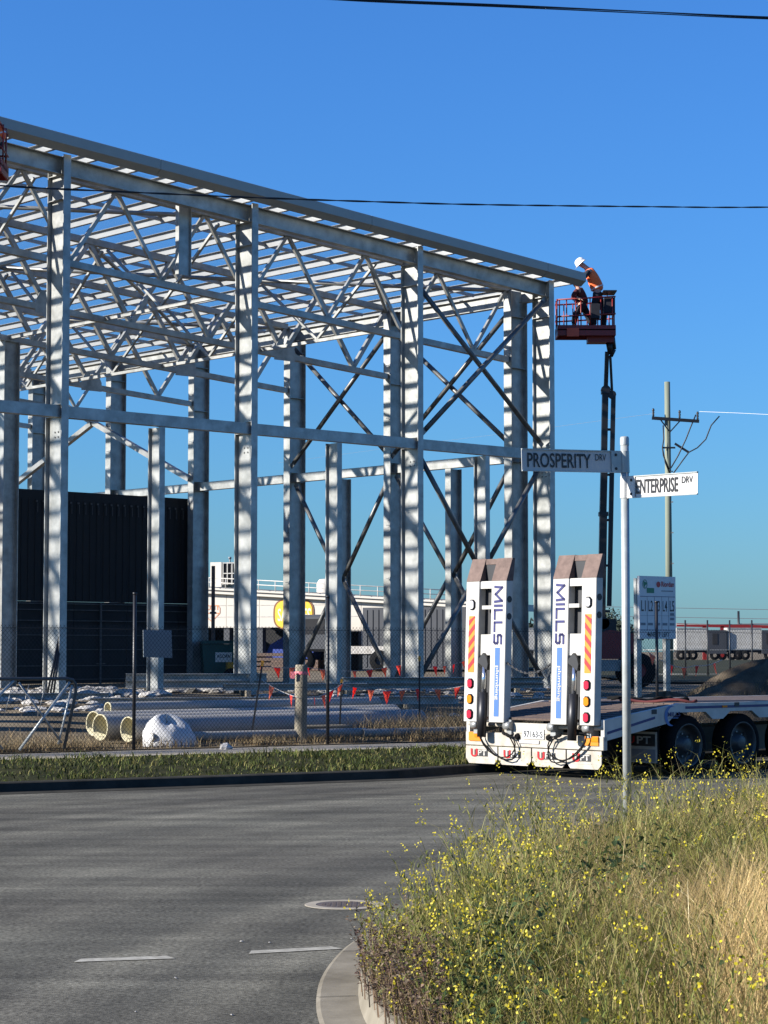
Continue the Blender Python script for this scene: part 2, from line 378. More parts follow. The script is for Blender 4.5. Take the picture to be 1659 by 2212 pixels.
for i in range(9, len(Ep) - 30, 7):
    p, n_ = Ep[i], En[i]; mb = MB(); a_ = Vector((p.x, p.y, .024)); b2 = Vector((p.x - n_.x*.19, p.y - n_.y*.19, .0215)); d_ = Vector((n_.y, -n_.x, 0))*.004
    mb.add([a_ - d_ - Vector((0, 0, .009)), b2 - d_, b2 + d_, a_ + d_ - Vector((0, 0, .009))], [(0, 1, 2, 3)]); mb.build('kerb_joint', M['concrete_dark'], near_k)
mb = MB(); vs = []
cols_ = [.33, .6, 1.1, 2, 3, 4.5, 7, 11]
def vz(d): return 0.10 + 0.20 * sstep((d - .33) / 2.2)
for p, n in zip(Ep, En):
    for d in cols_: q = p - n * d; vs.append((q.x, q.y, vz(d)))
m_ = len(cols_); mb.add(vs, [(i*m_+j, i*m_+j+1, (i+1)*m_+j+1, (i+1)*m_+j) for i in range(len(Ep)-1) for j in range(m_-1)], True)
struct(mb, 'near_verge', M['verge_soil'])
# road paint
for (a, b) in (((165, 2067), (369, 2060)), ((534, 2050), (723, 2040))):
    D0 = HC * F_PX / (a[1] - 1407); D1 = HC * F_PX / (b[1] - 1407)
    p = Vector(((a[0]-829.5)/F_PX*D0, D0, .004)); q = Vector(((b[0]-829.5)/F_PX*D1, D1, .004))
    d = (q - p).normalized(); nn = Vector((-d.y, d.x, 0)) * .055; mb = MB()
    mb.add([p - nn, q - nn + d*.03, q + nn, p + nn + d*.05], [(0, 1, 2, 3)])
    mb.build('line_dash', M['paint'], road)
# manhole set in the road
mc = Vector((-.256, 14.0, 0)); mh = thing('manhole', mc, 'round rusty iron manhole cover with pale concrete collar in the road', 'manhole')
mb = MB(); n = 40; vs = []
for k in range(n):
    a = 2*math.pi*k/n; c, s = math.cos(a), math.sin(a)
    vs += [(.262*c, .262*s, .003), (.258*c, .258*s, .006), (.188*c, .188*s, .006), (.184*c, .184*s, .001)]
mb.add(vs, [(4*k+j, 4*((k+1) % n)+j, 4*((k+1) % n)+j+1, 4*k+j+1) for k in range(n) for j in range(3)]); mb.build('concrete_collar', M['path'], mh)
mb = MB(); mb.lathe([(0.001, .005), (.183, .005)], (0, 0, 0), (0, 0, 1), 40, False); cov = mb.build('cover', M['iron'], mh)
mb = MB()
for i in range(-4, 5):
    for j in range(-4, 5):
        if i*i + j*j < 18: mb.box((i*.034-.010, j*.034-.010, .004), (i*.034+.010, j*.034+.010, .008))
mb.build('tread', M['iron'], cov)
# leaf litter / stones on asphalt
for i, (px, py, s) in enumerate([(525, 2027, .013), (585, 2029, .009), (300, 2175, .007), (505, 2182, .010), (760, 2021, .009), (385, 2104, .010)]):
    D = HC*F_PX/(py-1407); x = (px-829.5)/F_PX*D; mb = MB()
    mb.lathe([(0.001, s*.6), (s*.6, s*.5), (s, s*.15), (s*.7, 0)], (x, D, .002), (.1*i % 1, .2, 1), 6, False)
    single(mb, 'pebble', M['rubble'], (x, D, 0), ['pale pebble lying on asphalt just left of the right dash', 'pale pebble on asphalt above the right white dash', 'tiny pebble on open asphalt below the left dash', 'tiny pebble near the bottom of the open asphalt', 'pale pebble beside the tip of the corner kerb', 'pebble on asphalt under the gap between dashes'][i], 'pebble', 'pebbles on the road')

# ================================================================== STEEL FRAME
TH = R(42.62); BO = Vector((4.193, 52.0, 0.74))
frame = thing('steel_frame_building', BO, 'open galvanised steel portal frame of a warehouse under construction, unclad', 'building frame', rz=TH)
G = M['galv']
zt = lambda u: 10.03 - 0.0602 * u
def hcol(name, u, s0, depth, fw, z1, along='s', m=G, plates=True, z0=0.0):
    """H section: along='s' web runs along local y from s0; along='u' web runs along local x from u - depth"""
    mb = MB(); t = .022
    if along == 's':
        mb.box((u-fw/2, s0, z0), (u+fw/2, s0+t, z1)); mb.box((u-fw/2, s0+depth-t, z0), (u+fw/2, s0+depth, z1)); mb.box((u-.008, s0+t, z0), (u+.008, s0+depth-t, z1-.002))
    else:
        mb.box((u-depth, s0-fw/2, z0), (u-depth+t, s0+fw/2, z1)); mb.box((u-t, s0-fw/2, z0), (u, s0+fw/2, z1)); mb.box((u-depth+t, s0-.008, z0), (u-t, s0+.008, z1-.002))
    o = mb.build(name, m, frame)
    if plates:
        mb = MB()
        if along == 's': mb.box((u-fw/2-.08, s0-.08, z0-.03), (u+fw/2+.08, s0+depth+.08, z0-.002))
        else: mb.box((u-depth-.08, s0-fw/2-.08, z0-.03), (u+.08, s0+fw/2+.08, z0-.002))
        mb.build('base_plate', m, o)
    return o
UA = [-14.27, -9.40, -4.46, 0.0]; step = 4.87
FW = .17; UAc = [u - FW/2 for u in UA]; UAx = [UAc[0] - step*k for k in (3, 2, 1)] + UAc
CD = 0.58
for i, u in enumerate(UAx):
    c = hcol('column', u, 0.0, CD, FW, zt(u))
    for zz in (5.60, 5.84, zt(u) - .40, zt(u) - .9):
        mb = MB(); mb.box((u - .08, .03, zz), (u - .012, CD-.03, zz + .014)); mb.build('stiffener', G, c)
    for zz in (5.3, 5.2, zt(u)-.25, zt(u)-.15):       # bolts on the web by the rail and eave connections
        for yy in (.22, .34): mb = MB(); mb.lathe([(0.001, .02), (.018, .02), (.018, 0)], (u - .009, yy, zz), (-1, 0, 0), 6, False); mb.build('bolt', M['galv_dull'], c)
# short mullions to the rail, rails and eave beams in the road wall
for a, b in zip(UAx, UAx[1:]):
    um = (a + b) / 2
    hcol('mullion', um, 0.03, .40, .14, 5.56)
    MB().bar((a + .012, .17, 5.70), (b - .012, .17, 5.70), .20, .235).build('wall_rail', G, frame)
    mb = MB(); mb.ibeam((a + .012, .20, zt(a) - .21), (b - .012, .20, zt(b) - .21), .36, .18, t=.016); mb.build('eave_beam', G, frame)
# fascia along the road wall
mb = MB(); uL, uR = -36.0, 0.78
prof = [(-.34, .30), (-.36, .285), (-.36, .085), (-.31, .055), (-.28, .035), (-.19, -.03), (-.18, -.02), (-.18, .27), (-.20, .30)]
n = len(prof)
seg = [(-36, -30.2), (-30.19, -24.2), (-24.19, -18.2), (-18.19, -12.3), (-12.29, -6.4), (-6.39, -.6), (-.59, .78)]
for a, b in seg:
    mb = MB(); vs = [(u, s, zt(u) + z) for u in (a, b) for s, z in prof]
    mb.add(vs, [(j, j+1, n+j+1, n+j) for j in range(n-1)] + [(n-1, 0, n, 2*n-1)] + [tuple(reversed(range(n))), tuple(range(n, 2*n))])
    mb.build('fascia', M['fascia'], frame)
# right hand wall columns (webs along the truss line)
SB = [1.04, 5.45, 9.54, 13.89, 18.05, 22.36, 26.7]
for k, s in enumerate(SB):
    c = hcol('column', 0.0, s, .58, .26, 9.87, along='u')
    for zz in (5.58, 5.84, 9.87 - 1.95, 9.2): mb = MB(); mb.box((-.54, s - .115, zz), (-.04, s - .012, zz + .012)); mb.build('stiffener', G, c)
    for zz in (1.5, 2.8, 4.2, 7.0, 8.4): mb = MB(); mb.box((-.70, s - .11, zz - .006), (-.582, s - .09, zz + .006)); mb.box((-.595, s-.13, zz-.05), (-.581, s-.05, zz+.05)); mb.build('cleat', M['galv_dull'], c)
for a, b in zip(SB, SB[1:]):
    sm = (a + b) / 2
    if sm < 12: hcol('mullion', -.10, sm, .40, .20, 5.56, along='u')
    MB().bar((-.30, a + .014, 5.70), (-.30, b - .014, 5.70), .20, .235).build('wall_rail', G, frame)
    mb = MB(); mb.ibeam((-.30, a + .014, 9.68), (-.30, b - .014, 9.68), .34, .18, t=.016); mb.build('eave_beam', G, frame)
# link from corner column to the road wall
MB().bar((-.22, .52, 5.70), (-.22, .90, 5.70), .2, .235).build('wall_rail', G, frame)
mb = MB(); mb.ibeam((-.22, .52, 9.72), (-.22, .90, 9.72), .34, .18, t=.016); mb.build('eave_beam', G, frame)
# interior column
hcol('column', -9.35, 9.54, .45, .26, zt(-9.5) - 2.0, along='u')
hcol('column', -21.0, 9.54, .45, .26, zt(-21) - 2.0, along='u')
# trusses along local x
TD = 1.78
def truss(s, u0, u1, panel, heavy=False):
    mb = MB(); zc = lambda u: zt(u) - .16
    hw = .15 if heavy else .11
    mb.bar((u1, s, zc(u1)), (u0, s, zc(u0)), .15, .15); mb.bar((u1, s, zc(u1) - TD), (u0, s, zc(u0) - TD), .15, .14)
    o = mb.build('truss', G, frame)
    u = u1; k = 0; nodes = []
    while u - panel/2 > u0:
        a = (u - .05, s, zc(u) - .06) if k % 2 == 0 else (u, s, zc(u) - TD + .06)
        un = u - panel/2
        b = (un, s, zc(un) - TD + .06) if k % 2 == 0 else (un, s, zc(un) - .06)
        MB().bar(a, b, hw*.62, hw*.72).build('diagonal', G, o)
        if k % 2 == 0: nodes.append(un)
        u = un; k += 1
    for i, un in enumerate(nodes):
        if heavy and i % 3 == 1:
            mb = MB(); z0 = zc(un) - TD
            mb.prism([(-.34, -.13), (.34, -.13), (.34, .12), (.20, .40), (.08, .40), (0, .18), (-.08, .40), (-.20, .40), (-.34, .12)], (un, s - .06, z0), (1, 0, 0), (0, 0, 1), (0, -.014, 0))
            mb.build('gusset', G, o)
    return o
for k, s in enumerate(SB):
    truss(s + (0.0), [-36, -36, -34, -30, -26, -16, -12][k], -.60, 2.36, heavy=(k in (1, 2, 3)))
# side trusses / ties running along local y between the trusses, with web angles
for u in (-4.9, -9.6, -14.4, -19.2):
    for a, b in zip(SB[:5], SB[1:6]):
        MB().bar((u, a + .08, zt(u) - .14 - TD), (u, b - .08, zt(u) - .14 - TD), .075, .075).build('roof_tie', G, frame)
        mid = (a + b) / 2
        MB().bar((u, a + .1, zt(u) - .3), (u, mid, zt(u) - TD - .1), .06, .06).build('roof_strut', G, frame)
        MB().bar((u, b - .1, zt(u) - .3), (u, mid, zt(u) - TD - .1), .06, .06).build('roof_strut', G, frame)
# heavy rafter-hung plates below the eaves beam in first bays
mb = MB(); uu = -10.95
mb.box((uu - .16, .62, zt(uu) - 1.75), (uu + .16, .64, zt(uu) - .02)); mb.box((uu - .17, .57, zt(uu) - 1.75), (uu - .155, .69, zt(uu) - .02)); mb.box((uu + .155, .57, zt(uu) - 1.75), (uu + .17, .69, zt(uu) - .02))
mb.build('hanger', G, frame)
# purlins
u = .55; k = 0
while u > -36:
    L0 = -.16; L1 = 27.5 if u > -12 else (24 if u > -20 else 18)
    z = zt(u) + .015; mb = MB()
    # Z section: web, lower flange towards +x, upper flange towards -x
    mb.box((u - .004, L0, z), (u + .004, L1, z + .155)); mb.box((u + .004, L0, z), (u + .085, L1, z + .006)); mb.box((u - .085, L0, z + .149), (u - .004, L1, z + .155))
    mb.build('purlin', M['purlin'], frame); u -= 1.02; k += 1
# purlin bridging
for s in (3.2, 7.5, 11.7, 16.0):
    MB().bar((.4, s, zt(.4) + .10), (-34, s, zt(-34) + .10), .05, .08).build('bridging', M['purlin'], frame)
# roof plane rod bracing
for (s0, s1, u0, u1) in ((1.04, 5.45, -.6, -5.3), (5.45, 1.04, -.6, -5.3), (1.04, 5.45, -10, -14.8), (5.45, 9.54, -5.3, -10), (9.54, 5.45, -5.3, -10), (9.54, 13.89, -.6, -5.3), (5.45, 1.04, -14.8, -19.6), (13.89, 9.54, -.6, -5.3)):
    mb = MB(); mb.tube((u0, s0, zt(u0) - .22), (u1, s1, zt(u1) - .22), .05, 8); mb.build('roof_brace', M['galv_dull'], frame)
# roof safety net
mb = MB(); mb.add([(.5, 0, zt(.5) + .004), (.5, 27, zt(.5) + .004), (-36, 27, zt(-36) + .004), (-36, 0, zt(-36) + .004)], [(0, 1, 2, 3)]); mb.build('safety_net', M['net'], frame)
# pipe bracing in the walls
M['pipe_galv'] = galv('dull_pipe_zinc', (0.10, 0.10, 0.095), (0.22, 0.22, 0.21))
def brace(p, q, r=.062):
    mb = MB(); mb.tube(p, q, r, 10); o = mb.build('pipe_brace', M['pipe_galv'], frame)
    d = (Vector(q) - Vector(p)).normalized(); m2 = MB()
    m2.bar(Vector(p) - d*.16, Vector(p) + d*.12, .016, .13, up=(0, 0, 1)); m2.bar(Vector(q) - d*.12, Vector(q) + d*.16, .016, .13, up=(0, 0, 1)); m2.build('end_plate', M['galv_dull'], o)
y0 = .24
brace((UAc[2] + .25, y0, zt(-4.5) - .95), (UAc[3] - .22, y0, 6.05)); brace((UAc[3] - .22, y0 - .13, zt(0) - .55), (UAc[2] + .25, y0 - .13, 6.05))
um = (UAc[2] + UAc[3]) / 2
brace((UAc[2] + .22, y0, 5.4), (um - .14, y0, 2.95)); brace((um + .14, y0, 2.75), (UAc[3] - .22, y0, .35))
brace((UAc[3] - .22, y0, 5.4), (um + .14, y0, 2.95)); brace((um - .14, y0, 2.75), (UAc[2] + .22, y0, .35))
for a, b in ((SB[0], SB[1]), (SB[1], SB[2])):
    x0 = -.36; sm = (a + b) / 2
    brace((x0, b - .2, 9.2), (x0, a + .2, 6.1))
    brace((x0 - .13, a + .2, 9.2), (x0 - .13, b - .2, 6.1))
    brace((x0, a + .2, 5.4), (x0, sm - .14, 2.95)); brace((x0, sm + .14, 2.75), (x0, b - .2, .35))
    brace((x0, b - .2, 5.4), (x0, sm + .14, 2.95)); brace((x0, sm - .14, 2.75), (x0, a + .2, .35))
# square brace meeting over the black wall
MB().bar((-.75, 13.7, 5.9), (-.75, 20.9, 8.9), .15, .15).build('square_brace', M['galv_dull'], frame)
MB().bar((-.80, 18.6, 7.9), (-.80, 23.9, 5.9), .15, .15).build('square_brace', M['galv_dull'], frame)

# ------------------------------------------------------------------ black wall standing inside the frame
wall = thing('black_wall', BO, 'tall black panel wall with formwork grid standing inside the left of the frame', 'wall', rz=TH)
s0 = 14.20; u = .12; k = 0
while u > -17:
    h = 5.37 if u > -5.6 else 6.12
    mb = MB(); mb.box((u - .905, s0, 2.3), (u, s0 + .16, h))
    for r in range(4): x = u - .12 - r*.225; mb.box((x - .03, s0 - .012, 2.3), (x, s0, h - .25))
    p = mb.build('panel', M['dark_wall'], wall)
    mb = MB()
    for r in range(4):
        x = u - .1 - r*.22
        if random.random() < .7: mb.box((x - .06, s0 - .05, h - .34), (x, s0 - .03, h - .29)); mb.box((x - .008, s0 - .05, h - .62), (x + .006, s0 - .04, h - .36))
    if mb.v: mb.build('clip', M['form_edge'], p)
    mb = MB(); mb.box((u - .90, s0 - .02, 0.02), (u, s0 + .12, 2.29)); f = mb.build('form_panel', M['formwork'], wall)
    mb = MB()
    for zz in (.12, .5, .95, 1.35, 1.75, 2.05, 2.22): mb.box((u - .895, s0 - .05, zz), (u - .005, s0 - .02, zz + .025))
    mb.build('waler', M['form_edge'], f)
    if k % 2 == 0:
        mb = MB(); mb.box((u - .05, s0 - .10, 0.0), (u, s0 - .055, 2.28))
        for zz in (.55, 1.75): mb.box((u - .18, s0 - .11, zz), (u + .12, s0 - .10, zz + .03))
        mb.build('soldier', M['form_edge'], f)
    u -= .91; k += 1
for u in (.05, -9.0):
    pst = thing('prop_post', tuple(Matrix.Rotation(TH, 3, 'Z') @ Vector((u, 13.6 if u > -2 else 13.9, 0)) + BO), 'rusty brown prop beside the right end of the black wall' if u > -2 else 'rusty brown prop standing against the left part of the black wall', 'prop', 'rusty props by the black wall')
    MB().bar((0, 0, -.02), (0, 0, 3.4), .10, .10, (1, 0, 0)).build('shaft', M['rust'], pst)
    mb = MB(); mb.box((-.12, -.12, -.02), (.12, .12, 0.0)); mb.build('foot', M['rust'], pst)
    mb = MB()
    for zz in (.9, 2.0): mb.box((-.09, -.09, zz), (.09, .09, zz + .06))
    mb.build('collar', M['form_edge'], pst)

# ================================================================== LOW LOADER TRAILER
TR = thing('plant_trailer', (1.975, 28.28, 0), 'white low loader trailer parked at the kerb with two loading ramps raised', 'trailer', rz=TH)
W, WD = M['white'], M['white_dirty']
# chassis side beams
for sgn in (1, -1):
    mb = MB(); top = [(0, .77), (1.5, .96), (8.4, .96)]; low = [(8.4, .74), (4.75, .74), (4.45, .84), (3.72, .84), (3.55, .74), (3.22, .74), (3.05, .84), (2.58, .84), (2.42, .74), (2.2, .74), (2.05, .84), (1.45, .84), (1.25, .70), (0, .50)]
    y = sgn * 1.25
    mb.prism(top + low, (0, y, 0), (1, 0, 0), (0, 0, 1), (0, -sgn*.06, 0)); sb = mb.build('side_beam', W, TR)
    mb = MB(); e = y + sgn*.003
    mb.add([(0.05, e, .585), (1.0, e, .765), (1.0, e, .80), (0.05, e, .62)], [(0, 1, 2, 3) if sgn < 0 else (3, 2, 1, 0)])
    mb.add([(1.62, e, .885), (8.3, e, .885), (8.3, e, .92), (1.62, e, .92)], [(0, 1, 2, 3) if sgn < 0 else (3, 2, 1, 0)]); mb.build('blue_stripe', M['blue_ink'], sb)
    for xx in (.45, 2.45, 3.5, 4.6, 6):
        zz = .775*0 + (.69 if xx < 1 else .905)
        mb = MB(); mb.box((xx-.05, min(e, e+sgn*.012), zz-.014), (xx+.05, max(e, e+sgn*.012), zz+.014)); mb.build('marker_light', M['amber_lens'], sb)
    for xx in (.98, 2.72):
        mb = MB(); zz = .86 if xx < 1.2 else .93
        mb.box((xx-.05, min(e, e+sgn*.004), zz-.03), (xx+.05, max(e, e+sgn*.004), zz+.03)); mb.build('tie_slot', M['ink'], sb)
# MILLS roundel and lettering on the visible flank
mb = MB(); c0 = Vector((1.32, -1.256, .80)); pts = []
for k in range(30):
    a = R(60 + k*8); ro, ri = .135, .135 - .05*math.sin(math.pi*k/29)
    pts.append((ro*math.cos(a), ro*math.sin(a), ri*math.cos(a) + .012, ri*math.sin(a)))
vs = []; 
for x, z, x2, z2 in pts: vs += [(c0.x + x, c0.y, c0.z + z), (c0.x + x2, c0.y, c0.z + z2)]
mb.add(vs, [(2*k, 2*k+2, 2*k+3, 2*k+1) for k in range(29)]); mb.build('roundel', M['blue_mid'], TR)
text('lettering', 'MILLS', M['blue_ink'], TR, (1.25, -1.254, .79), (1, 0, 0), (0, 0, 1), .26, .06, bold=.02)
mb = MB(); mb.box((1.27, -1.256, .765), (1.47, -1.254, .775)); mb.build('small_print', M['blue_mid'], TR)
# deck
mb = MB(); mb.add([(0.0, -1.18, .735), (1.5, -1.18, .925), (8.4, -1.18, .925), (8.4, 1.18, .925), (1.5, 1.18, .925), (0, 1.18, .735)], [(0, 1, 4, 5), (1, 2, 3, 4)]); mb.build('deck_plate', M['black_steel'], TR)
for i in range(13):
    y = -1.13 + i*.175; mb = MB(); mb.bar((1.52, y + .08, .945), (8.35, y + .08, .945), .165, .03); mb.build('deck_board', M['deck'], TR)
for i in range(9):
    x = .05 + i*.16; mb = MB(); z = .735 + .19*x/1.5 + .02; mb.bar((x, -1.17, z), (x, 1.17, z), .13, .03, up=(-.12, 0, 1)); mb.build('tail_board', M['deck'], TR)
mb = MB(); mb.box((.3, -.5, .25), (8.2, .5, .60)); mb.build('chassis', M['black_steel'], TR)
# rear frame
mb = MB(); mb.box((-.02, -1.25, .38), (.06, 1.25, .56)); mb.box((-.02, -.42, .56), (.06, .52, .70)); rf = mb.build('rear_bumper', WD, TR, bevel=.008)
for y in (1.02, -1.02, .40, -.40):
    mb = MB(); mb.box((-.05, y-.045, .54), (.10, y+.045, .74)); mb.tube((-.06, y-.06, .66), (-.06, y+.06, .66), .055, 12); mb.build('hinge_lug', M['galv_dull'], rf)
mb = MB(); mb.tube((.02, -1.22, .665), (.02, 1.22, .665), .03, 10); mb.build('hinge_pin', WD, rf)
for y in (1.06, -1.06):
    mb = MB(); mb.box((-.035, y-.115, .44), (-.022, y+.115, .56)); mb.build('amber_reflector', M['yellow'], rf)
    mb = MB(); mb.box((-.042, y-.115, .49), (-.036, y+.0, .55)); mb.build('lens', M['amber_lens'], rf)
mb = MB(); mb.box((-.034, -.22, .495), (-.022, .16, .625)); pl = mb.build('number_plate', M['plate'], rf)
text('plate_number', '97163-S', M['ink'], pl, (-.036, .14, .515), (0, -1, 0), (0, 0, 1), .34, .085, bold=.01, depth=.001)
mb = MB(); mb.box((-.036, -.13, .435), (-.022, .22, .475)); mb.build('lamp_bar', M['clear_lens'], rf)
for y in (.26, -.31):
    mb = MB(); mb.lathe([(.001, .04), (.035, .035), (.045, 0)], (-.022, y, .52), (-1, 0, 0), 12); mb.build('socket', M['rubber'], rf)
# mud flaps with lettering
for i, y in enumerate((.935, .315, -.305, -.925)):
    mb = MB(); hw = .298
    poly = [(-hw, .0), (hw, .0), (hw, -.17), (hw-.06, -.235), (-hw+.06, -.235), (-hw, -.17)]
    mb.prism(poly, (.0 - .03, y, .372), (0, -1, 0), (0, 0, 1), (.012, 0, 0)); fl = mb.build('mud_flap', WD, TR)
    e = -.034
    mb = MB(); mb.box((e, y-.12, .235), (e+.003, y+.13, .325)); mb.build('logo_block', M['ink'], fl)
    text('logo_u', 'U', M['red'], fl, (e-.002, y+.20, .225), (0, -1, 0), (0, 0, 1), .13, .11, bold=.03, depth=.001)
    text('logo_pt', 'PT', W, fl, (e-.002, y+.06, .245), (0, -1, 0), (0, 0, 1), .16, .075, bold=.02, depth=.001)
    mb = MB(); mb.box((e, y-.13, .200), (e+.003, y+.19, .208)); mb.build('small_print', M['rubble'], fl)
# hanging hydraulic hoses
for y, s in ((.35, 1), (-.45, -1)):
    for dz in (0, .03):
        pts = [Vector((-.09, y + s*(.45 - .62*t + .22*math.sin(t*9)) , 60e-2 - .30*math.sin(math.pi*min(1, t*1.15)) + .10*math.sin(t*11 + dz*20) + dz)) for t in np.linspace(0, 1, 22)]
        mb = MB(); mb.path(pts, .009, 6); mb.build('hose', M['rubber'], TR)
# ramps
for side, yc in ((1, .81), (-1, -.80)):
    def xz(z): return -.12 + .07*(z - .70)/2.0        # slight forward lean
    def yb(a, b): return (min(yc + side*a, yc + side*b), max(yc + side*a, yc + side*b))
    def slab(mb, a, b, z0, z1, x0=0.0, x1=.13):
        lo, hi = yb(a, b); v = []
        for z in (z0, z1):
            for x, y in ((xz(z)+x0, lo), (xz(z)+x1, lo), (xz(z)+x1, hi), (xz(z)+x0, hi)): v.append((x, y, z))
        return mb.add(v, [(0,3,2,1),(4,5,6,7),(0,1,5,4),(1,2,6,5),(2,3,7,6),(3,0,4,7)])
    # outer rail (lights) is at +side, inner rail (lettering) at -side
    mb = MB(); slab(mb, .38, .13, .70, 2.60); ra = mb.build('ramp', W, TR, bevel=.006)
    if side > 0: ra['label'] = 'left raised ramp with lights on its outer rail'
    else: ra['label'] = 'right raised ramp with lights on its outer rail'
    mb = MB(); slab(mb, -.10, -.38, .70, 2.60); mb.build('inner_rail', W, ra, bevel=.006)
    for (p0, p1, za_, zb_, x0_, x1_) in ((.13, -.10, 2.50, 2.60, .02, .12), (.11, -.10, 1.60, 1.88, .03, .10), (.08, -.10, 2.22, 2.27, .01, .05)): mb = MB(); slab(mb, p0, p1, za_, zb_, x0_, x1_); mb.build('cross_plate', W, ra)
    mb = MB(); slab(mb, .13, -.10, .70, 2.50, .122, .14); mb.build('channel_shade_back', M['black_steel'], ra)  # dark cover plate below; upper part added to stand in for shade
    mb = MB()
    for y0_, y1_ in ((.38, .12), (-.10, -.38)):
        lo, hi = yb(y0_, y1_); z0, z1 = 2.602, 2.91
        mb.add([(xz(z0), lo, z0), (xz(z0)+.13, lo, z0), (xz(z0)+.13, hi, z0), (xz(z0), hi, z0), (xz(z0)+.12, lo, z1), (xz(z0)+.17, lo, z1), (xz(z0)+.17, hi, z1), (xz(z0)+.12, hi, z1)],
               [(0,3,2,1),(4,5,6,7),(0,1,5,4),(1,2,6,5),(2,3,7,6),(3,0,4,7)])
    lo, hi = yb(.12, -.10); mb.add([(.055, lo, 2.83), (.115, lo, 2.83), (.115, hi, 2.83), (.055, hi, 2.83), (.068, lo, 2.905), (.118, lo, 2.905), (.118, hi, 2.905), (.068, hi, 2.905)], [(0,3,2,1),(4,5,6,7),(0,1,5,4),(1,2,6,5),(2,3,7,6),(3,0,4,7)])
    mb.build('ramp_tip', M['rust'], ra); mb = MB(); lo, hi = yb(.12, -.10); mb.box((.062, lo, 2.602), (.075, hi, 2.828)); mb.build('tip_shade_back', M['black_steel'], ra)  # black plate added in place of the shade inside the notch
    # retro strip with diagonal bars
    lo, hi = yb(.31, .20); zA, zB = 1.37, 2.13; e = -.004
    mb = MB(); mb.add([(xz(zA)+e, lo, zA), (xz(zA)+e, hi, zA), (xz(zB)+e, hi, zB), (xz(zB)+e, lo, zB)], [(0, 3, 2, 1)]); st = mb.build('hazard_strip', M['yellow'], ra)
    mb = MB(); ph = .152; sl = .11
    for k in range(5):
        z = zA + k*ph + .02
        za, zb = (z, z + sl) if side < 0 else (z + sl, z)      # bars rise towards the trailer's centre line
        def cl(v): return min(zB, v)
        q = [(lo, za), (hi, zb), (hi, cl(zb + .072)), (lo, cl(za + .072))]
        mb.add([(xz(zz) + e - .003, yy, zz) for yy, zz in q], [(0, 3, 2, 1)])
    mb.build('hazard_bar', M['red'], st)
    for nm, z0, z1, mm in (('marker_lamp', 2.215, 2.355, 'clear_lens'), ('tail_lamp', 1.15, 1.285, 'red_lens'), ('indicator_lamp', .94, 1.075, 'amber_lens'), ('brake_lamp', .735, .87, 'red_lens')):
        z = (z0 + z1)/2; ym = yc + side*.255; hh = (z1 - z0)/2; x = xz(z)
        def rr(w_, h_, c=.03): return [(-w_+c, -h_), (w_-c, -h_), (w_, -h_+c), (w_, h_-c), (w_-c, h_), (-w_+c, h_), (-w_, h_-c), (-w_, -h_+c)]
        mb = MB(); mb.prism(rr(.055, hh), (x - .003, ym, z), (0, -1, 0), (0, 0, 1), (-.012, 0, 0)); b = mb.build('lamp_bezel', M['rubber'], ra)
        mb = MB(); mb.prism(rr(.042, hh - .014, .022), (x - .0155, ym, z), (0, -1, 0), (0, 0, 1), (-.012, 0, 0)); mb.build(nm, M[mm], b)
    # lettering down the inner rail
    ym = yc - side*.24
    # MILLS drawn as strokes, reading downwards
    mb = MB(); wd = .031
    def P2(a, b): return (xz(2.52 - a) - .005, ym + .065 - b, 2.52 - a)
    def stroke(pts, w_=wd):
        for (a0, b0), (a1, b1) in zip(pts, pts[1:]):
            d = Vector((a1-a0, b1-b0)); d.normalize(); nn = Vector((-d.y, d.x)) * w_/2; a0_, b0_, a1_, b1_ = a0 - d.x*w_/2, b0 - d.y*w_/2, a1 + d.x*w_/2, b1 + d.y*w_/2
            v = [P2(a0_ - nn.x, b0_ - nn.y), P2(a1_ - nn.x, b1_ - nn.y), P2(a1_ + nn.x, b1_ + nn.y), P2(a0_ + nn.x, b0_ + nn.y)]
            mb.add(v + [(x - .0015, y, z) for x, y, z in v], [(3, 2, 1, 0), (4, 5, 6, 7)])
    # a = distance down the rail, b = 0 at the foot of the letter (trailer's right), .13 at its head
    H_ = .13
    stroke([(0.0, 0), (.01, H_), (.10, 0.01), (.19, H_), (.20, 0)])
    stroke([(.255, 0), (.255, H_)]); stroke([(.315, H_), (.315, 0.0), (.43, 0)]); stroke([(.48, H_), (.48, 0.0), (.595, 0)])
    stroke([(.76, H_), (.665, H_), (.65, H_-.02), (.65, H_/2+.01), (.665, H_/2), (.745, H_/2), (.76, H_/2-.01), (.76, .02), (.745, 0), (.65, 0)])
    mb.build('lettering', M['blue_ink'], ra)
    mb = MB(); lo, hi = ym - .045, ym + .045; zA, zB = .78, 1.70
    mb.add([(xz(zA)-.003, lo, zA), (xz(zA)-.003, hi, zA), (xz(zB)-.003, hi, zB), (xz(zB)-.003, lo, zB)], [(0, 3, 2, 1)]); bb = mb.build('blue_bar', M['blue_mid'], ra)
    text('lettering', 'plumbing', W, bb, (xz(1.46) - .005, ym + .035, 1.46), (-.035, 0, -1), (0, -1, 0), .46, .075, bold=.015, depth=.001)
    # hydraulic ram
    yr = yc + side*.015; mb = MB(); mb.tube((-.14, yr, .50), (-.10, yr, 1.10), .062, 14); rm = mb.build('ram_cylinder', M['black_steel'], ra)
    mb = MB(); mb.tube((-.10, yr, 1.09), (-.075, yr, 1.47), .034, 10); mb.build('ram_rod', M['chrome'], rm)
    mb = MB(); mb.prism([(-.09, 0), (.07, -.10), (.09, -.02), (.07, .06), (.0, .13), (-.08, .05)], (-.11, yr, 1.50), (0, -1, 0), (0, 0, 1), (.06, 0, 0)); mb.build('ram_bracket', M['black_steel'], rm)
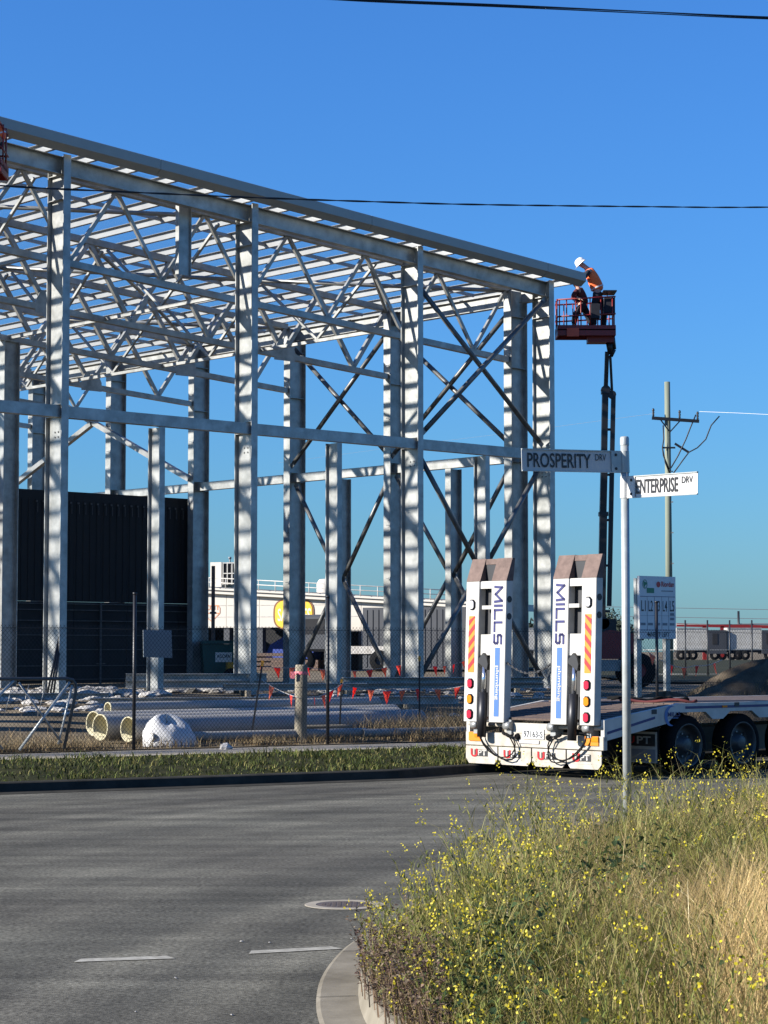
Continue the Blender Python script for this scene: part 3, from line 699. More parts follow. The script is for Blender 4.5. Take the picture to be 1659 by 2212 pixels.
    # pivot holes in the side plate
    for zz in (2.35, 2.12): mb = MB(); mb.lathe([(.001, 0.004), (.045, .004), (.045, 0)], (xz(zz) + .065, yc - .38, zz), (0, -1, 0), 14, False); mb.build('pivot_hole', M['ink'], ra)
# safety chain between ramps
mb = MB(); pts = [Vector((-.05, .43 - .83*t, 1.50 - .14*math.sin(math.pi*t))) for t in np.linspace(0, 1, 22)]
for i, (a, b) in enumerate(zip(pts, pts[1:])):
    mb.bar(a, b, .03 if i % 2 else .012, .012 if i % 2 else .03)
mb.build('safety_chain', M['black_steel'], TR)
# wheels
def wheel(x, y, sgn):
    mb = MB(); r = .40; wdt = .24
    prof = [(.285, 0), (.32, -.012), (.37, .0), (.395, .03), (.40, .06), (.40, wdt-.06), (.395, wdt-.03), (.37, wdt), (.32, wdt+.012), (.285, wdt)]
    mb.lathe(prof, (x, y, r), (0, -sgn, 0), 36); t = mb.build('wheel', M['rubber'], TR)
    o = Vector((x, y, r)); ax = Vector((0, sgn, 0))
    mb = MB(); mb.lathe([(.288, .008), (.272, .012), (.262, -.03), (.25, -.11), (.235, -.125), (.12, -.115), (.10, -.02), (.07, -.008), (.001, -.006)], o, ax, 32); rm = mb.build('rim', M['rim'], t)
    mb = MB()
    for k in range(8):
        a = 2*math.pi*k/8; mb.lathe([(.001, .018), (.014, .018), (.014, 0)], o + Vector((math.cos(a)*.15, -sgn*.118, math.sin(a)*.15)), ax, 6, False)
    mb.build('wheel_nut', M['galv_dull'], rm)
    for k in range(5):
        mb = MB(); a = 2*math.pi*(k+.5)/5; mb.lathe([(.001, 0), (.026, 0)], o + Vector((math.cos(a)*.20, -sgn*.122 + sgn*.006, math.sin(a)*.20)), ax, 10, False); mb.build('hand_hole', M['ink'], rm)
for x in (1.74, 2.91, 4.08):
    wheel(x, -1.20, -1); wheel(x, 1.20, 1)
# side mud flap with lettering behind the first wheel
mb = MB(); mb.box((1.10, -1.22, .14), (1.115, -.60, .62)); sf = mb.build('mud_flap', M['rubber'], TR); sf['label'] = 'dark mud flap in the shade behind the first wheel'
mb = MB(); mb.box((1.094, -1.20, .18), (1.099, -.62, .59)); bd = mb.build('flap_face', M['white_dirty'], sf)
mb = MB(); mb.box((1.090, -1.17, .40), (1.0935, -.66, .56)); mb.build('logo_block', M['ink'], sf)
text('lettering', 'PT', W, sf, (1.088, -.86, .43), (0, -1, 0), (0, 0, 1), .24, .10, bold=.02, depth=.001)
text('logo_u', 'U', M['red'], sf, (1.088, -.69, .43), (0, -1, 0), (0, 0, 1), .13, .10, bold=.02, depth=.001)
mb = MB(); mb.box((1.092, -1.17, .20), (1.0935, -.66, .36)); mb.build('phone_panel', M['grey_ink'], sf)
for k in range(3):
    mb = MB(); pts = [Vector((1.4 + .5*k + .5*t, -.3 + .5*k - 1.0*t + .12*math.sin(t*7 + k), .985 + .02*math.sin(t*13))) for t in np.linspace(0, 1, 12)]
    o = single(mb.path(pts, .022, 6), 'strap', M['rubber'] if k else M['maroon'], (0, 0, 0), ['maroon lashing strap lying on the trailer deck nearest the ramps', 'black lashing strap lying mid trailer deck', 'black lashing strap lying furthest along the trailer deck'][k], 'strap', 'straps on the trailer deck')
    o.matrix_world = Matrix.Translation((1.975, 28.28, 0)) @ Matrix.Rotation(TH, 4, 'Z')

# ================================================================== STREET SIGN
SP = at(1355.5, 1810, 15.35); SP.z = .30
ss = thing('street_sign', SP, 'galvanised street sign post in the weeds with two crossed street name blades', 'street sign')
topz = at(1355, 941, 15.35).z - SP.z
mb = MB(); mb.tube((0, 0, -.25), (0, 0, topz - .02), .0305, 20); po = mb.build('post', M['post_galv'], ss)
mb = MB(); mb.lathe([(.033, -.05), (.033, 0), (.028, .012), (.001, .016)], (0, 0, topz - .02), (0, 0, 1), 20); mb.build('cap', M['post_galv'], po)
def blade(ang, zc, L, body, sx, lit):
    d = Vector((math.cos(ang), math.sin(ang), -.028)).normalized(); nrm = d.cross(Vector((0, 0, 1))).normalized()   # face normal is to the right of d
    h = .152
    if nrm.y > 0: nrm = -nrm
    up = d.cross(nrm).normalized(); up = up if up.z > 0 else -up
    ZC = Vector((0, 0, zc)); mb = MB()
    a = d*.035; b = d*L
    mb.prism([(0, -h/2), (L-.035, -h/2), (L-.035, h/2), (0, h/2)], a + ZC - nrm*.001, d, up, nrm*-.004 ); bl = mb.build('name_blade', M['sign_white'], ss)
    mb = MB()     # rolled edges
    mb.bar(a + ZC + up*(h/2), b + ZC + up*(h/2), .014, .008); mb.bar(a + ZC - up*(h/2), b + ZC - up*(h/2), .014, .008); mb.build('edge_strip', M['post_galv'], bl)
    mb = MB(); mb.lathe([(.0345, -.078), (.0345, .078)], ZC, up, 20, True)
    mb.prism([(.02, -.076), (.125, -.076), (.125, .076), (.02, .076)], ZC + nrm*.004, d, up, nrm*.004); mb.prism([(.02, -.076), (.125, -.076), (.125, .076), (.02, .076)], ZC - nrm*.008, d, up, -nrm*.004)
    br = mb.build('clamp', M['sign_white'] if lit else M['post_galv'], bl)  # whiter clamp on the sunlit blade: its light is put into the colour
    for zz in (-.05, .05): mb = MB(); mb.lathe([(.001, .006), (.010, .005), (.011, 0)], d*.085 + ZC + up*zz + nrm*.008, nrm, 10); mb.build('bolt', M['ink'], br)
    # reading direction: left to right as seen on this face
    rd = up.cross(nrm); rd = rd if rd.x > 0 else -rd
    x0, x1, x2, x3 = sx       # word start/end and suffix start/end as distances along reading direction from the left end
    left = (b if rd.dot(d) < 0 else a*0 + d*.035) + ZC + nrm*.0035
    text('street_name', body, M['ink'], bl, left + rd*x0 - up*.052, rd, up, x1 - x0, .104, bold=.014, depth=.0)
    text('street_type', 'DRV', M['ink'], bl, left + rd*x2 + up*.005, rd, up, x3 - x2, .047, bold=.004, depth=.0)
z1 = at(1355, 998, 15.35).z - SP.z; z2 = at(1355, 1053, 15.35).z - SP.z
blade(R(180 + 31), z1, .905, 'PROSPERITY', (.045, .60, .64, .735), False)
blade(R(-59), z2, .82, 'ENTERPRISE', (.10, .575, .615, .735), True)

# ================================================================== FENCE
fence = thing('chain_link_fence', fpt(5, 0), 'dark chain link fence with tall posts along the footpath', 'fence')
FH = 1.80
def fw(t, n, z): p = FO + FD*t + FN*n; return Vector((p.x, p.y, z))
fb = .19
for t in (-1.2, 2.215, 5.62, 9.0, 12.4, 15.8, 19.2, 22.6):
    mb = MB(); o = fw(t, .10, 0)
    mb.tube((o.x, o.y, .0), (o.x, o.y, fb + 2.32), .028, 10); mb.tube((o.x, o.y, fb + 2.32), (o.x, o.y, fb + 2.35), .034, 10); mb.build('post', M['black_steel'], fence, local=False)
mb = MB(); t0, t1 = -3.0, 23.0
for z in (.03, .9, FH): mb.path([fw(t, .055, fb + z + .008*math.sin(t*2)) for t in np.arange(t0, t1 + .1, .8)], .0035, 4)
mb.build('line_wire', M['wire'], fence, local=False)
mb = MB(); pw, ph_ = .062, .070; sl = ph_/pw; top_ = FH + .05; wr = .0026
k = int((t1 - t0)/pw) ; run = top_/sl
for i in range(-int(run/pw) - 1, k + 1):
    for sg in (1, -1):
        a = t0 + i*pw if sg > 0 else t0 + i*pw + run
        lo_t, hi_t = a, a + sg*run
        # clip to the ends
        za, zb = 0.0, top_
        ta, tb = lo_t, hi_t
        def clip(tt): return min(t1, max(t0, tt))
        ca, cb = clip(ta), clip(tb)
        if abs(ca - cb) < .01: continue
        za = (ca - lo_t)/(hi_t - lo_t)*top_; zb = (cb - lo_t)/(hi_t - lo_t)*top_
        p, q = fw(ca, .05, fb + za), fw(cb, .05, fb + zb)
        a_ = Vector((FN.x, FN.y, 0))*wr; b_ = (q - p).normalized().cross(a_).normalized()*wr
        mb.add([p + a_, p - a_*.5 + b_*.87, p - a_*.5 - b_*.87, q + a_, q - a_*.5 + b_*.87, q - a_*.5 - b_*.87], [(0, 1, 4, 3), (1, 2, 5, 4), (2, 0, 3, 5)])
ms = mb.build('chain_mesh', M['wire'], fence, local=False); ms['kind'] = 'stuff'
# grey sheet tied behind the mesh
c = at(341, 1391, 32.6); d3 = Vector((FD.x, FD.y, 0)); mb = MB()
mb.prism([(-.24, -.20), (.25, -.215), (.23, .21), (-.25, .215)], c, d3, (0, 0, 1), Vector((FN.x, FN.y, 0))*.012)
single(mb, 'grey_sheet', mat('grey_sheet', (.20, .23, .25), .6, noise=.06, scale=4), (c.x, c.y, c.z - .2), 'blank grey panel tied behind the mesh beside the left tall fence post', 'panel')
# tubular gate leaning at the left end
gp = fpt(.2, -.02); gt = thing('tube_gate', gp, 'low tubular steel gate with diagonal braces at the left end of the fence', 'gate')
gf = lambda t, z: fw(t, -.03, fb + z)
mb = MB(); top = 1.06
mb.path([gf(-3, top + .03), gf(.6, top), gf(1.05, top), gf(1.15, top - .02), gf(1.20, top - .09), gf(1.20, top - .2), gf(1.02, .03)], .026, 8); fr = mb.build('frame', mat('gate_dark', (.07, .075, .075), .5, .3, noise=.3, scale=20), gt, local=False)
for a, b, r in (((1.10, top - .05), (.32, .03), .022), ((.22, top - .02), (-.5, .35), .022), ((-.9, top), (.06, .05), .018), ((.30, top - .05), (.98, .12), .018), ((1.14, top - .1), (.93, .10), .016)):
    mb = MB(); mb.tube(gf(*a), gf(*b), r, 8); mb.build('brace', M['post_galv'] if r > .015 and a[0] > 0 and b[0] < a[0] else M['galv_dull'], fr, local=False)
for k in range(12):
    t = -2.2 + k*.26; mb = MB(); mb.tube(gf(t + .06, .98), gf(t - .06, .52), .006, 5); mb.build('rod', M['galv_dull'], fr, local=False)

# ================================================================== SITE STORES
def pipe(p, d, L, r, th, mo, mi, label, name='pipe', group=None):
    d = Vector(d).normalized(); mb = MB(); n = 28
    ref = Vector((0, 0, 1)); a = d.cross(ref).normalized(); b = a.cross(d)
    o = thing(name, (p.x, p.y, p.z - r), label, 'pipe', group)
    mb.lathe([(r, 0), (r, L)], p, d, n); mb.build('barrel', mo, o, local=False)
    m2 = MB(); m2.lathe([(r + .001, .02), (r + .001, 0), (r - th, 0), (r - th, L)], p, d, n); m2.build('lip', mi, o, local=False)
    return o
AD = Vector((math.cos(TH), math.sin(TH), 0))
for i, (px, Y, zc, r, L, lab) in enumerate([(201, 34.4, .49, .20, 6.6, 'large grey pipe with cream end, leftmost of the stack behind the fence'), (216, 33.8, .45, .21, 6.4, 'large grey pipe with round cream end, second from left in the stack'), (276, 33.5, .43, .20, 6.3, 'large grey pipe with cream end right beside the left tall fence post'), (232, 35.0, .72, .10, 6.0, 'smaller cream ended pipe resting on top of the pipe stack')]):
    p = at(px, 1560, Y); p.z = zc; pipe(p, AD, L, r, .018, M['pvc'], M['pvc_in'], lab, 'large_pipe', 'pipe stack behind the fence')
p = at(326, 1589, 32.9); p.z = .33; pipe(p, (FD.x, FD.y, 0.0), 3.9, .072, .008, M['pvc'], M['pvc'], 'long thin grey pipe lying along the fence foot, left length', 'thin_pipe', 'thin pipes along the fence')
p = fw(6.55, .55, .32); pipe(p, (FD.x, FD.y, 0.0), 2.6, .068, .008, M['pvc'], M['pvc'], 'long thin grey pipe lying along the fence foot, right length near the trailer', 'thin_pipe', 'thin pipes along the fence')
# plastic wrapped bundle: lumpy shell
c = at(360, 1566, 33.15); c.z = gz(c.x, c.y); mb = MB(); nu, nv = 28, 14; vs = []
for j in range(nv):
    ph = 1.5705*j/(nv-1)
    for i in range(nu):
        a = 2*math.pi*i/nu
        rx = .40*(1 + .12*math.sin(3*a + 1) + .05*math.sin(7*a + 3*ph)); rz = .46*(1 + .16*math.sin(2*a + .6) + .06*math.sin(5*a))
        x = rx*math.cos(a)*math.cos(ph)**.55; y = .30*math.sin(a)*math.cos(ph)**.55; z = rz*math.sin(ph)**.8 - .16*max(0, x/.5)*math.sin(ph)
        rr_ = .05*math.sin(6*a + 7*ph)*math.cos(ph) + .03*math.sin(13*a - 9*ph)*math.cos(ph); vs.append((c.x + x*(1 + rr_), c.y + y*(1 + rr_), c.z - .03 + z))
mb.add(vs, [(j*nu+i, j*nu+(i+1) % nu, (j+1)*nu+(i+1) % nu, (j+1)*nu+i) for j in range(nv-1) for i in range(nu)], True)
single(mb, 'wrapped_bundle', M['wrap'], c, 'rounded bundle in white plastic wrap beside the cream ended pipes', 'bundle')
# timber bollard with pink tape
c = at(649, 1580, 34.3); c.z = gz(c.x, c.y); b = thing('timber_post', c, 'thick weathered timber post with pink tape round its top', 'post')
mb = MB(); hz = at(649, 1436, 34.3).z - c.z; mb.lathe([(.105, -.1), (.10, .3), (.104, hz*.6), (.10, hz - .02), (.09, hz), (.001, hz - .005)], (0, 0, 0), (.01, .02, 1), 14); mb.build('shaft', M['timber'], b)
mb = MB(); mb.lathe([(.108, hz - .16), (.112, hz - .14), (.108, hz - .11)], (0, 0, 0), (.01, .02, 1), 14); mb.box((-.16, -.10, hz - .22), (-.09, -.07, hz - .11)); mb.build('tape', M['pink'], b)
# concrete block
c = at(700, 1562, 35.0); c.z = gz(c.x, c.y); mb = MB(); mb.box((-.42, -.2, -.05), (.42, .2, .27)); mb.box((.55, -.15, -.05), (1.1, .25, .25))
mb = MB(); mb.box((-.42, -.2, -.05), (.42, .2, .27)); o = mb.build('concrete_block', M['concrete'], bevel=.015); o.location = c; o.rotation_euler.z = R(24); tag(o, 'pale concrete block lying behind the timber post', 'block')
# star pickets and bunting
def picket(px0, py0, px1, py1, Y, lab, cap='yellow'):
    a, b_ = at(px0, py0, Y), at(px1, py1, Y); a.z = min(a.z, gz(a.x, a.y)); o = thing('star_picket', a, lab, 'stake', 'stakes carrying the bunting')
    mb = MB(); v = b_ - a; mb.bar((0, 0, -.05), v, .03, .03); mb.build('stake', M['black_steel'], o)
    mb = MB(); mb.bar(v*.96, v*1.03, .045, .045); mb.build('cap', M['mach_yellow'] if cap == 'yellow' else M['hivis'], o); return b_
picket(540, 1583, 567, 1432, 34.6, 'leaning black stake with yellow cap left of the timber post')
picket(733, 1545, 738, 1470, 36.0, 'short stake with yellow cap and orange tape right of the middle fence post')
picket(906, 1508, 906, 1422, 37.5, 'upright dark stake with yellow cap left of the trailer ramps')
picket(1010, 1560, 1012, 1440, 37.0, 'dark stake partly hidden by the left trailer ramp', 'o')
def bunting(name, pts, flags, Y, lab, size):
    P = [at(x, y, Yy) for x, y, Yy in pts]; o = thing(name, (P[0].x, P[0].y, P[0].z - .3), lab, 'bunting')
    mb = MB(); full = []
    for a, b_ in zip(P, P[1:]):
        for k in range(6): t = k/6; full.append(a.lerp(b_, t) - Vector((0, 0, .10*math.sin(math.pi*t)*(b_ - a).length/2.5)))
    full.append(P[-1]); mb.path(full, .006, 5); mb.build('cord', M['cord'], o, local=False)
    tot = [0]
    for a, b_ in zip(full, full[1:]): tot.append(tot[-1] + (b_ - a).length)
    for k in range(flags):
        s = tot[-1]*(k + .5)/flags; i = max(j for j in range(len(tot)) if tot[j] <= s); i = min(i, len(full) - 2)
        p = full[i].lerp(full[i+1], (s - tot[i])/(tot[i+1] - tot[i])); d = (full[i+1] - full[i]).normalized()
        w_ = size*random.uniform(.75, 1.05); h = size*random.uniform(1.25, 1.5); sw = Vector((random.uniform(-.25, .25)*h, random.uniform(-.4, .4)*h, 0)); tw = random.uniform(-.6, .6)
        dd = Vector((d.x*math.cos(tw) - d.y*math.sin(tw), d.x*math.sin(tw) + d.y*math.cos(tw), d.z))
        a, b_, c = p - dd*w_/2, p + dd*w_/2, p - Vector((0, 0, h)) + sw
        mid = (a + b_ + c)/3 + Vector((.0, -.03*size/.2, 0)); mb = MB(); nn = Vector((0, .004, 0))
        mb.add([a, b_, c, mid, a + nn, b_ + nn, c + nn], [(0, 3, 1), (1, 3, 2), (2, 3, 0), (4, 5, 6)]); mb.build('flag', M['flag_red'] if k % 2 else M['flag_orange'], o, local=False)
bunting('flag_bunting', [(567, 1470, 34.6), (648, 1508, 34.2), (738, 1478, 36.0), (906, 1487, 37.5), (1010, 1480, 37)], 14, 35, 'near string of red and orange safety flags sagging between stakes', .155)
bunting('flag_bunting', [(548, 1434, 47), (650, 1440, 48), (862, 1437, 50), (906, 1436, 51), (1010, 1425, 53)], 17, 49, 'far string of small orange safety flags across the slab behind columns', .17)
bunting('flag_bunting', [(1385, 1395, 43), (1440, 1432, 43.5), (1500, 1438, 45), (1560, 1425, 46)], 5, 44, 'short string of pale orange flags beside the site board', .17)
# stacks of steel
def beam_thing(name, px, py, Y, L, secs, lab, rz=None, m=G):
    c = at(px, py, Y); c.z = max(gz(c.x, c.y), c.z); c.z = gz(c.x, c.y); o = thing(name, c, lab, 'steel beam' if len(secs) == 1 else 'steel stack', rz=TH if rz is None else rz)
    for (y, z, d, w_) in secs:
        mb = MB(); mb.ibeam((-L/2, y, z + d/2), (L/2, y, z + d/2), d, w_, t=.018); mb.build('beam', m, o)
    for x in (-L*.35, L*.35): mb = MB(); mb.box((x - .05, -.35, -.04), (x + .05, max(s[0] for s in secs) + .35, secs[0][1] if secs[0][1] > 0.01 else .0)); mb.build('bearer', M['timber'], o)
beam_thing('steel_stack', 425, 1478, 45.5, 3.0, [(0, .10, .16, .20), (.30, .10, .16, .20), (.1, .265, .14, .22)], 'stack of galvanised beams lying in front of the left short column', R(8))
beam_thing('steel_beam', 600, 1515, 41.0, 7.2, [(0, .04, .15, .16)], 'long blue grey steel beam lying across the ground behind the pipes', R(14))
beam_thing('steel_stack', 640, 1482, 44.5, 3.0, [(0, .10, .14, .2), (.3, .10, .14, .2)], 'galvanised steel lengths lying behind the timber post', R(12))
beam_thing('steel_stack', 960, 1485, 47, 4.5, [(0, .10, .13, .3), (.4, .10, .13, .3), (.1, .235, .11, .3)], 'flat stack of galvanised sections between the third column and the trailer', R(10))
beam_thing('steel_beam', 1180, 1505, 43, 3.0, [(0, .06, .20, .20)], 'galvanised beam lying on the ground behind the gap between the trailer ramps', R(12))
beam_thing('steel_stack', 1350, 1498, 42.5, 1.9, [(0, .08, .2, .3), (.3, .08, .2, .3)], 'short galvanised sections on the ground right of the trailer ramps', R(10))
beam_thing('steel_beam', 90, 1500, 41.5, 2.6, [(0, .02, .12, .14)], 'thin steel length lying on rubble beneath the nearest column', R(6), M['galv_dull'])
# leaning rods on nearest column
for k in range(3):
    p = at(100 + 7*k, 1498, 42.0); q = at(128 + 1.5*k, 1375 + 6*k, 42.3); p.z = gz(p.x, p.y); mb = MB(); mb.tube(p, q, .022, 6)
    single(mb, 'leaning_bar', M['black_steel'], p, ['dark bar leaning on the nearest column, leftmost', 'dark bar leaning on the nearest column, middle', 'dark bar leaning on the nearest column, rightmost'][k], 'bar', 'bars leaning on the nearest column')
# rubble
def rock(c, s, lab, name='rock', m=None, grp='pale rubble'):
    mb = MB(); n = 8; vs = []; 
    for j, (h, rr_) in enumerate(((-.2, .8), (.25, 1.0), (.62, .72), (.85, .3))):
        for i in range(n): a = 2*math.pi*i/n + .2*j; q = rr_*random.uniform(.75, 1.15); vs.append((c.x + s*q*math.cos(a), c.y + s*.8*q*math.sin(a), c.z + s*h*random.uniform(.85, 1.1)))
    mb.add(vs, [(j*n+i, j*n+(i+1) % n, (j+1)*n+(i+1) % n, (j+1)*n+i) for j in range(3) for i in range(n)] + [tuple(3*n+i for i in range(n))])
    single(mb, name, m or M['rubble'], c, lab, 'rock', grp)
random.seed(3)
def rubble(n_, px0, px1, Y0, Y1, s0_, s1_, lab):
    mb = MB(); nn = 7
    for _ in range(n_):
        px = random.uniform(px0, px1); Y = random.uniform(Y0, Y1); c = at(px, 1480, Y); c.z = gz(c.x, c.y); s = random.uniform(s0_, s1_)*random.uniform(.4, 1); vs = []
        for j, (h, rr_) in enumerate(((-.2, .8), (.2, 1.0), (.5, .7), (.65, .25))):
            for i in range(nn): a = 2*math.pi*i/nn + .3*j; q = rr_*random.uniform(.7, 1.2); vs.append((c.x + 1.5*s*q*math.cos(a), c.y + s*q*math.sin(a), c.z + s*h*random.uniform(.8, 1.15)))
        mb.add(vs, [(j*nn+i, j*nn+(i+1) % nn, (j+1)*nn+(i+1) % nn, (j+1)*nn+i) for j in range(3) for i in range(nn)] + [tuple(3*nn+i for i in range(nn))])
    c = at((px0 + px1)/2, 1480, (Y0 + Y1)/2); c.z = gz(c.x, c.y); single(mb, 'rubble', M['rubble'], c, lab, 'rubble', None, 'stuff')
rubble(260, 0, 350, 38, 50, .05, .22, 'pale rubble strewn on the ground before the black wall')
rubble(60, 360, 560, 46, 50, .10, .36, 'pale rubble heaped behind the left steel stack')
rubble(200, 560, 1250, 40, 52, .04, .15, 'small pale rubble scattered between the columns')
c = at(487, 1606, 32.5); c.z = .17; rock(c, .11, 'pale rock standing on the footpath edge by the fence', grp=None)
# green skip and yellow machine behind
c = at(470, 1440, 62); c.z = gz(c.x, c.y); b = thing('green_bin', c, 'dark green waste bin with white label behind the left columns', 'bin', rz=R(12))
mb = MB(); mb.prism([(-.42, 0), (.36, 0), (.46, 1.12), (-.50, 1.12)], (0, -.4, .02), (1, 0, 0), (0, 0, 1), (0, .8, 0)); bd = mb.build('body', M['bin_green'], b)
mb = MB(); mb.prism([(-.53, 0), (.50, 0), (.46, .09), (-.46, .09)], (0, -.46, 1.15), (1, 0, 0), (0, 0, 1), (0, .92, 0)); mb.build('lid', M['bin_green'], b)
mb = MB(); mb.box((-.12, -.408, .62), (.36, -.402, .90)); lb = mb.build('label_plate', M['board'], b)
text('lettering', 'ACORN', M['ink'], lb, (-.08, -.412, .74), (1, 0, 0), (0, 0, 1), .40, .10, bold=.02, depth=.001)
mb = MB()
for x in (-.35, .3): mb.lathe([(.001, .05), (.09, .05), (.09, 0)], (x, -.38, .09), (0, 1, 0), 12)
mb.build('wheel', M['rubber'], b)
c = at(512, 1440, 61.5); c.z = gz(c.x, c.y); b = thing('yellow_machine', c, 'small yellow site machine mostly hidden behind the second column', 'machine', rz=R(10))
mb = MB(); mb.prism([(-.32, .2), (.5, .2), (.5, .75), (.2, .80), (.1, .62), (-.30, .60)], (0, -.3, 0), (1, 0, 0), (0, 0, 1), (0, .6, 0)); mb.build('body', M['mach_yellow'], b)
mb = MB()
for x in (-.2, .35): mb.lathe([(.001, 0), (.2, .0), (.22, .03), (.22, .15), (.2, .18)], (x, -.42, .22), (0, 1, 0), 16)
mb.build('wheel', M['rubber'], b)
mb = MB(); mb.bar((.1, -.28, .7), (.1, -.28, 1.3), .05, .05, (1, 0, 0)); mb.bar((.45, -.28, .7), (.45, -.28, 1.3), .05, .05, (1, 0, 0)); mb.box((0, -.35, 1.3), (.55, .3, 1.34)); mb.build('canopy_frame', M['black_steel'], b)
# spoil mound
cx, cy = 7.9, 42.0; mb = MB(); nu, nv = 48, 14; vs = []
for j in range(nv):
    r = j/(nv - 1)
    for i in range(nu):
        a = 2*math.pi*i/nu; rx = 4.2*(1 + .12*math.sin(3*a + .5)); ry = 2.4*(1 + .1*math.sin(2*a))
        x = cx + r*rx*math.cos(a)*1.0; y = cy + r*ry*math.sin(a) + .25*r*rx*math.cos(a)
        h = 1.15*(.5 + .5*math.cos(math.pi*r))*(1 + .22*math.sin(5*a + 6*r)) + .07*math.sin(13*a + 17*r)*(1 - r)
        vs.append((x, y, gz(x, y) - .04 + h*(1 - r*.1)))
mb.add(vs, [(j*nu+i, (j+1)*nu+i, (j+1)*nu+(i+1) % nu, j*nu+(i+1) % nu) for j in range(nv-1) for i in range(nu)], True)
struct(mb, 'soil_mound', M['mound'])
cx, cy = 5.4, 41.0; mb = MB(); vs = []
for j in range(nv):
    r = j/(nv - 1)
    for i in range(nu):
        a = 2*math.pi*i/nu; x = cx + r*1.9*math.cos(a); y = cy + r*1.2*math.sin(a) + .2*r*1.9*math.cos(a)
        h = .55*(.5 + .5*math.cos(math.pi*r))*(1 + .25*math.sin(4*a + 5*r)); vs.append((x, y, gz(x, y) - .04 + h))
mb.add(vs, [(j*nu+i, (j+1)*nu+i, (j+1)*nu+(i+1) % nu, j*nu+(i+1) % nu) for j in range(nv-1) for i in range(nu)], True)
struct(mb, 'soil_mound', M['mound'])
mb = MB(); fld = [at(1395, 1460, 60), at(1100, 1440, 120), at(1000, 1430, 215), at(2600, 1430, 215), at(2600, 1450, 60)]
mb.add([(p.x, p.y, .80) for p in fld], [(4, 3, 2, 1, 0)]); struct(mb, 'field', mat('dark_field', (0.028, 0.032, 0.018), 0.95, spec=0.08, col2=(0.065, 0.062, 0.036), scale=.25, bump=.6))
# site board
c = at(1420, 1490, 45.0); c.z = gz(c.x, c.y); sbd = thing('site_board', c, 'tall white site board with lane numbers and company logos on two posts', 'sign board', rz=R(40))
sc_ = 45.0/F_PX; bz0 = at(1420, 1380, 45).z - c.z; bz1 = at(1420, 1245, 45).z - c.z; bw = .56; dz = bz1 - bz0
mb = MB(); mb.box((-bw, -.03, bz0), (bw, 0.03, bz1)); bp = mb.build('panel', M['board'], sbd)
for x in (-bw + .05, bw - .18, bw - .02):
    if x > bw - .1: continue
    mb = MB(); mb.box((x - .07, .035, -.3), (x + .07, .115, bz1 - .05)); mb.build('post', M['galv'], sbd)
e = -.034
def ln(x0, z0, x1, z1, m, par=None): mb = MB(); mb.box((-bw + 2*bw*x0, e, bz1 - dz*z1), (-bw + 2*bw*x1, e + .003, bz1 - dz*z0)); mb.build('rule', m, bp)
for z in (.325, .86): ln(.02, z - .004, .98, z + .004, M['blue_ink'])
for z in (.63,): ln(.02, z - .002, .98, z + .002, M['grey_ink'])
for x in (.21, .41, .61, .80): ln(x - .003, .33, x + .003, .85, M['grey_ink'])
for k in range(5): text('lane_number', 'L%d' % (k+1), M['ink'], bp, (-bw + 2*bw*(.045 + .197*k), e, bz1 - dz*.56), (1, 0, 0), (0, 0, 1), .135, dz*.17, bold=.006, depth=.002); ln(.03 + .2*k, .745, .16 + .2*k, .785, M['grey_ink'])
for z in (.585, .66): ln(.84, z, .95, z + .04, M['grey_ink'])
text('direction', 'NEXT LEFT', M['ink'], bp, (-bw + 2*bw*.30, e, bz1 - dz*.965), (1, 0, 0), (0, 0, 1), 2*bw*.52, dz*.065, bold=.006, depth=.002)
mb = MB(); ox, oz = -bw + 2*bw*.20, bz1 - dz*.93
mb.prism([(0, 0), (.05, .05), (.05, .018), (.10, .018), (.10, -.05), (.075, -.05), (.075, -.018), (.05, -.018), (.05, -.05)], (ox, e + .002, oz), (1, 0, 0), (0, 0, 1), (0, -.003, 0)); mb.build('arrow', M['ink'], bp)
mb = MB(); mb.lathe([(.001, .004), (.062, .004)], (-bw + 2*bw*.52, e + .002, bz1 - dz*.13), (0, -1, 0), 24, False); mb.build('logo_disc', M['red'], bp)
text('company_name', 'Riordan', M['red'], bp, (-bw + 2*bw*.60, e, bz1 - dz*.165), (1, 0, 0), (0, 0, 1), 2*bw*.35, dz*.085, bold=.02, depth=.003)
ln(.60, .225, .93, .24, M['grey_ink'])
mb = MB(); n = 24; vs = []
for k in range(n): a = 2*math.pi*k/n; vs += [(-bw + 2*bw*.15 + .075*math.cos(a), e, bz1 - dz*.13 + .095*math.sin(a)), (-bw + 2*bw*.15 + .06*math.cos(a), e, bz1 - dz*.13 + .08*math.sin(a))]
mb.add(vs, [(2*k, 2*k+1, (2*k+3) % (2*n), (2*k+2) % (2*n)) for k in range(n)])
mb.prism([(-.03, .06), (.07, .03), (.06, -.01), (.02, -.02), (.0, -.08), (-.03, -.02)], (-bw + 2*bw*.14, e + .001, bz1 - dz*.13), (1, 0, 0), (0, 0, 1), (0, -.003, 0)); mb.box((-bw + 2*bw*.20, e - .002, bz1 - dz*.27), (-bw + 2*bw*.40, e + .001, bz1 - dz*.19)); mb.build('leaf_logo', M['green_ink'], bp)

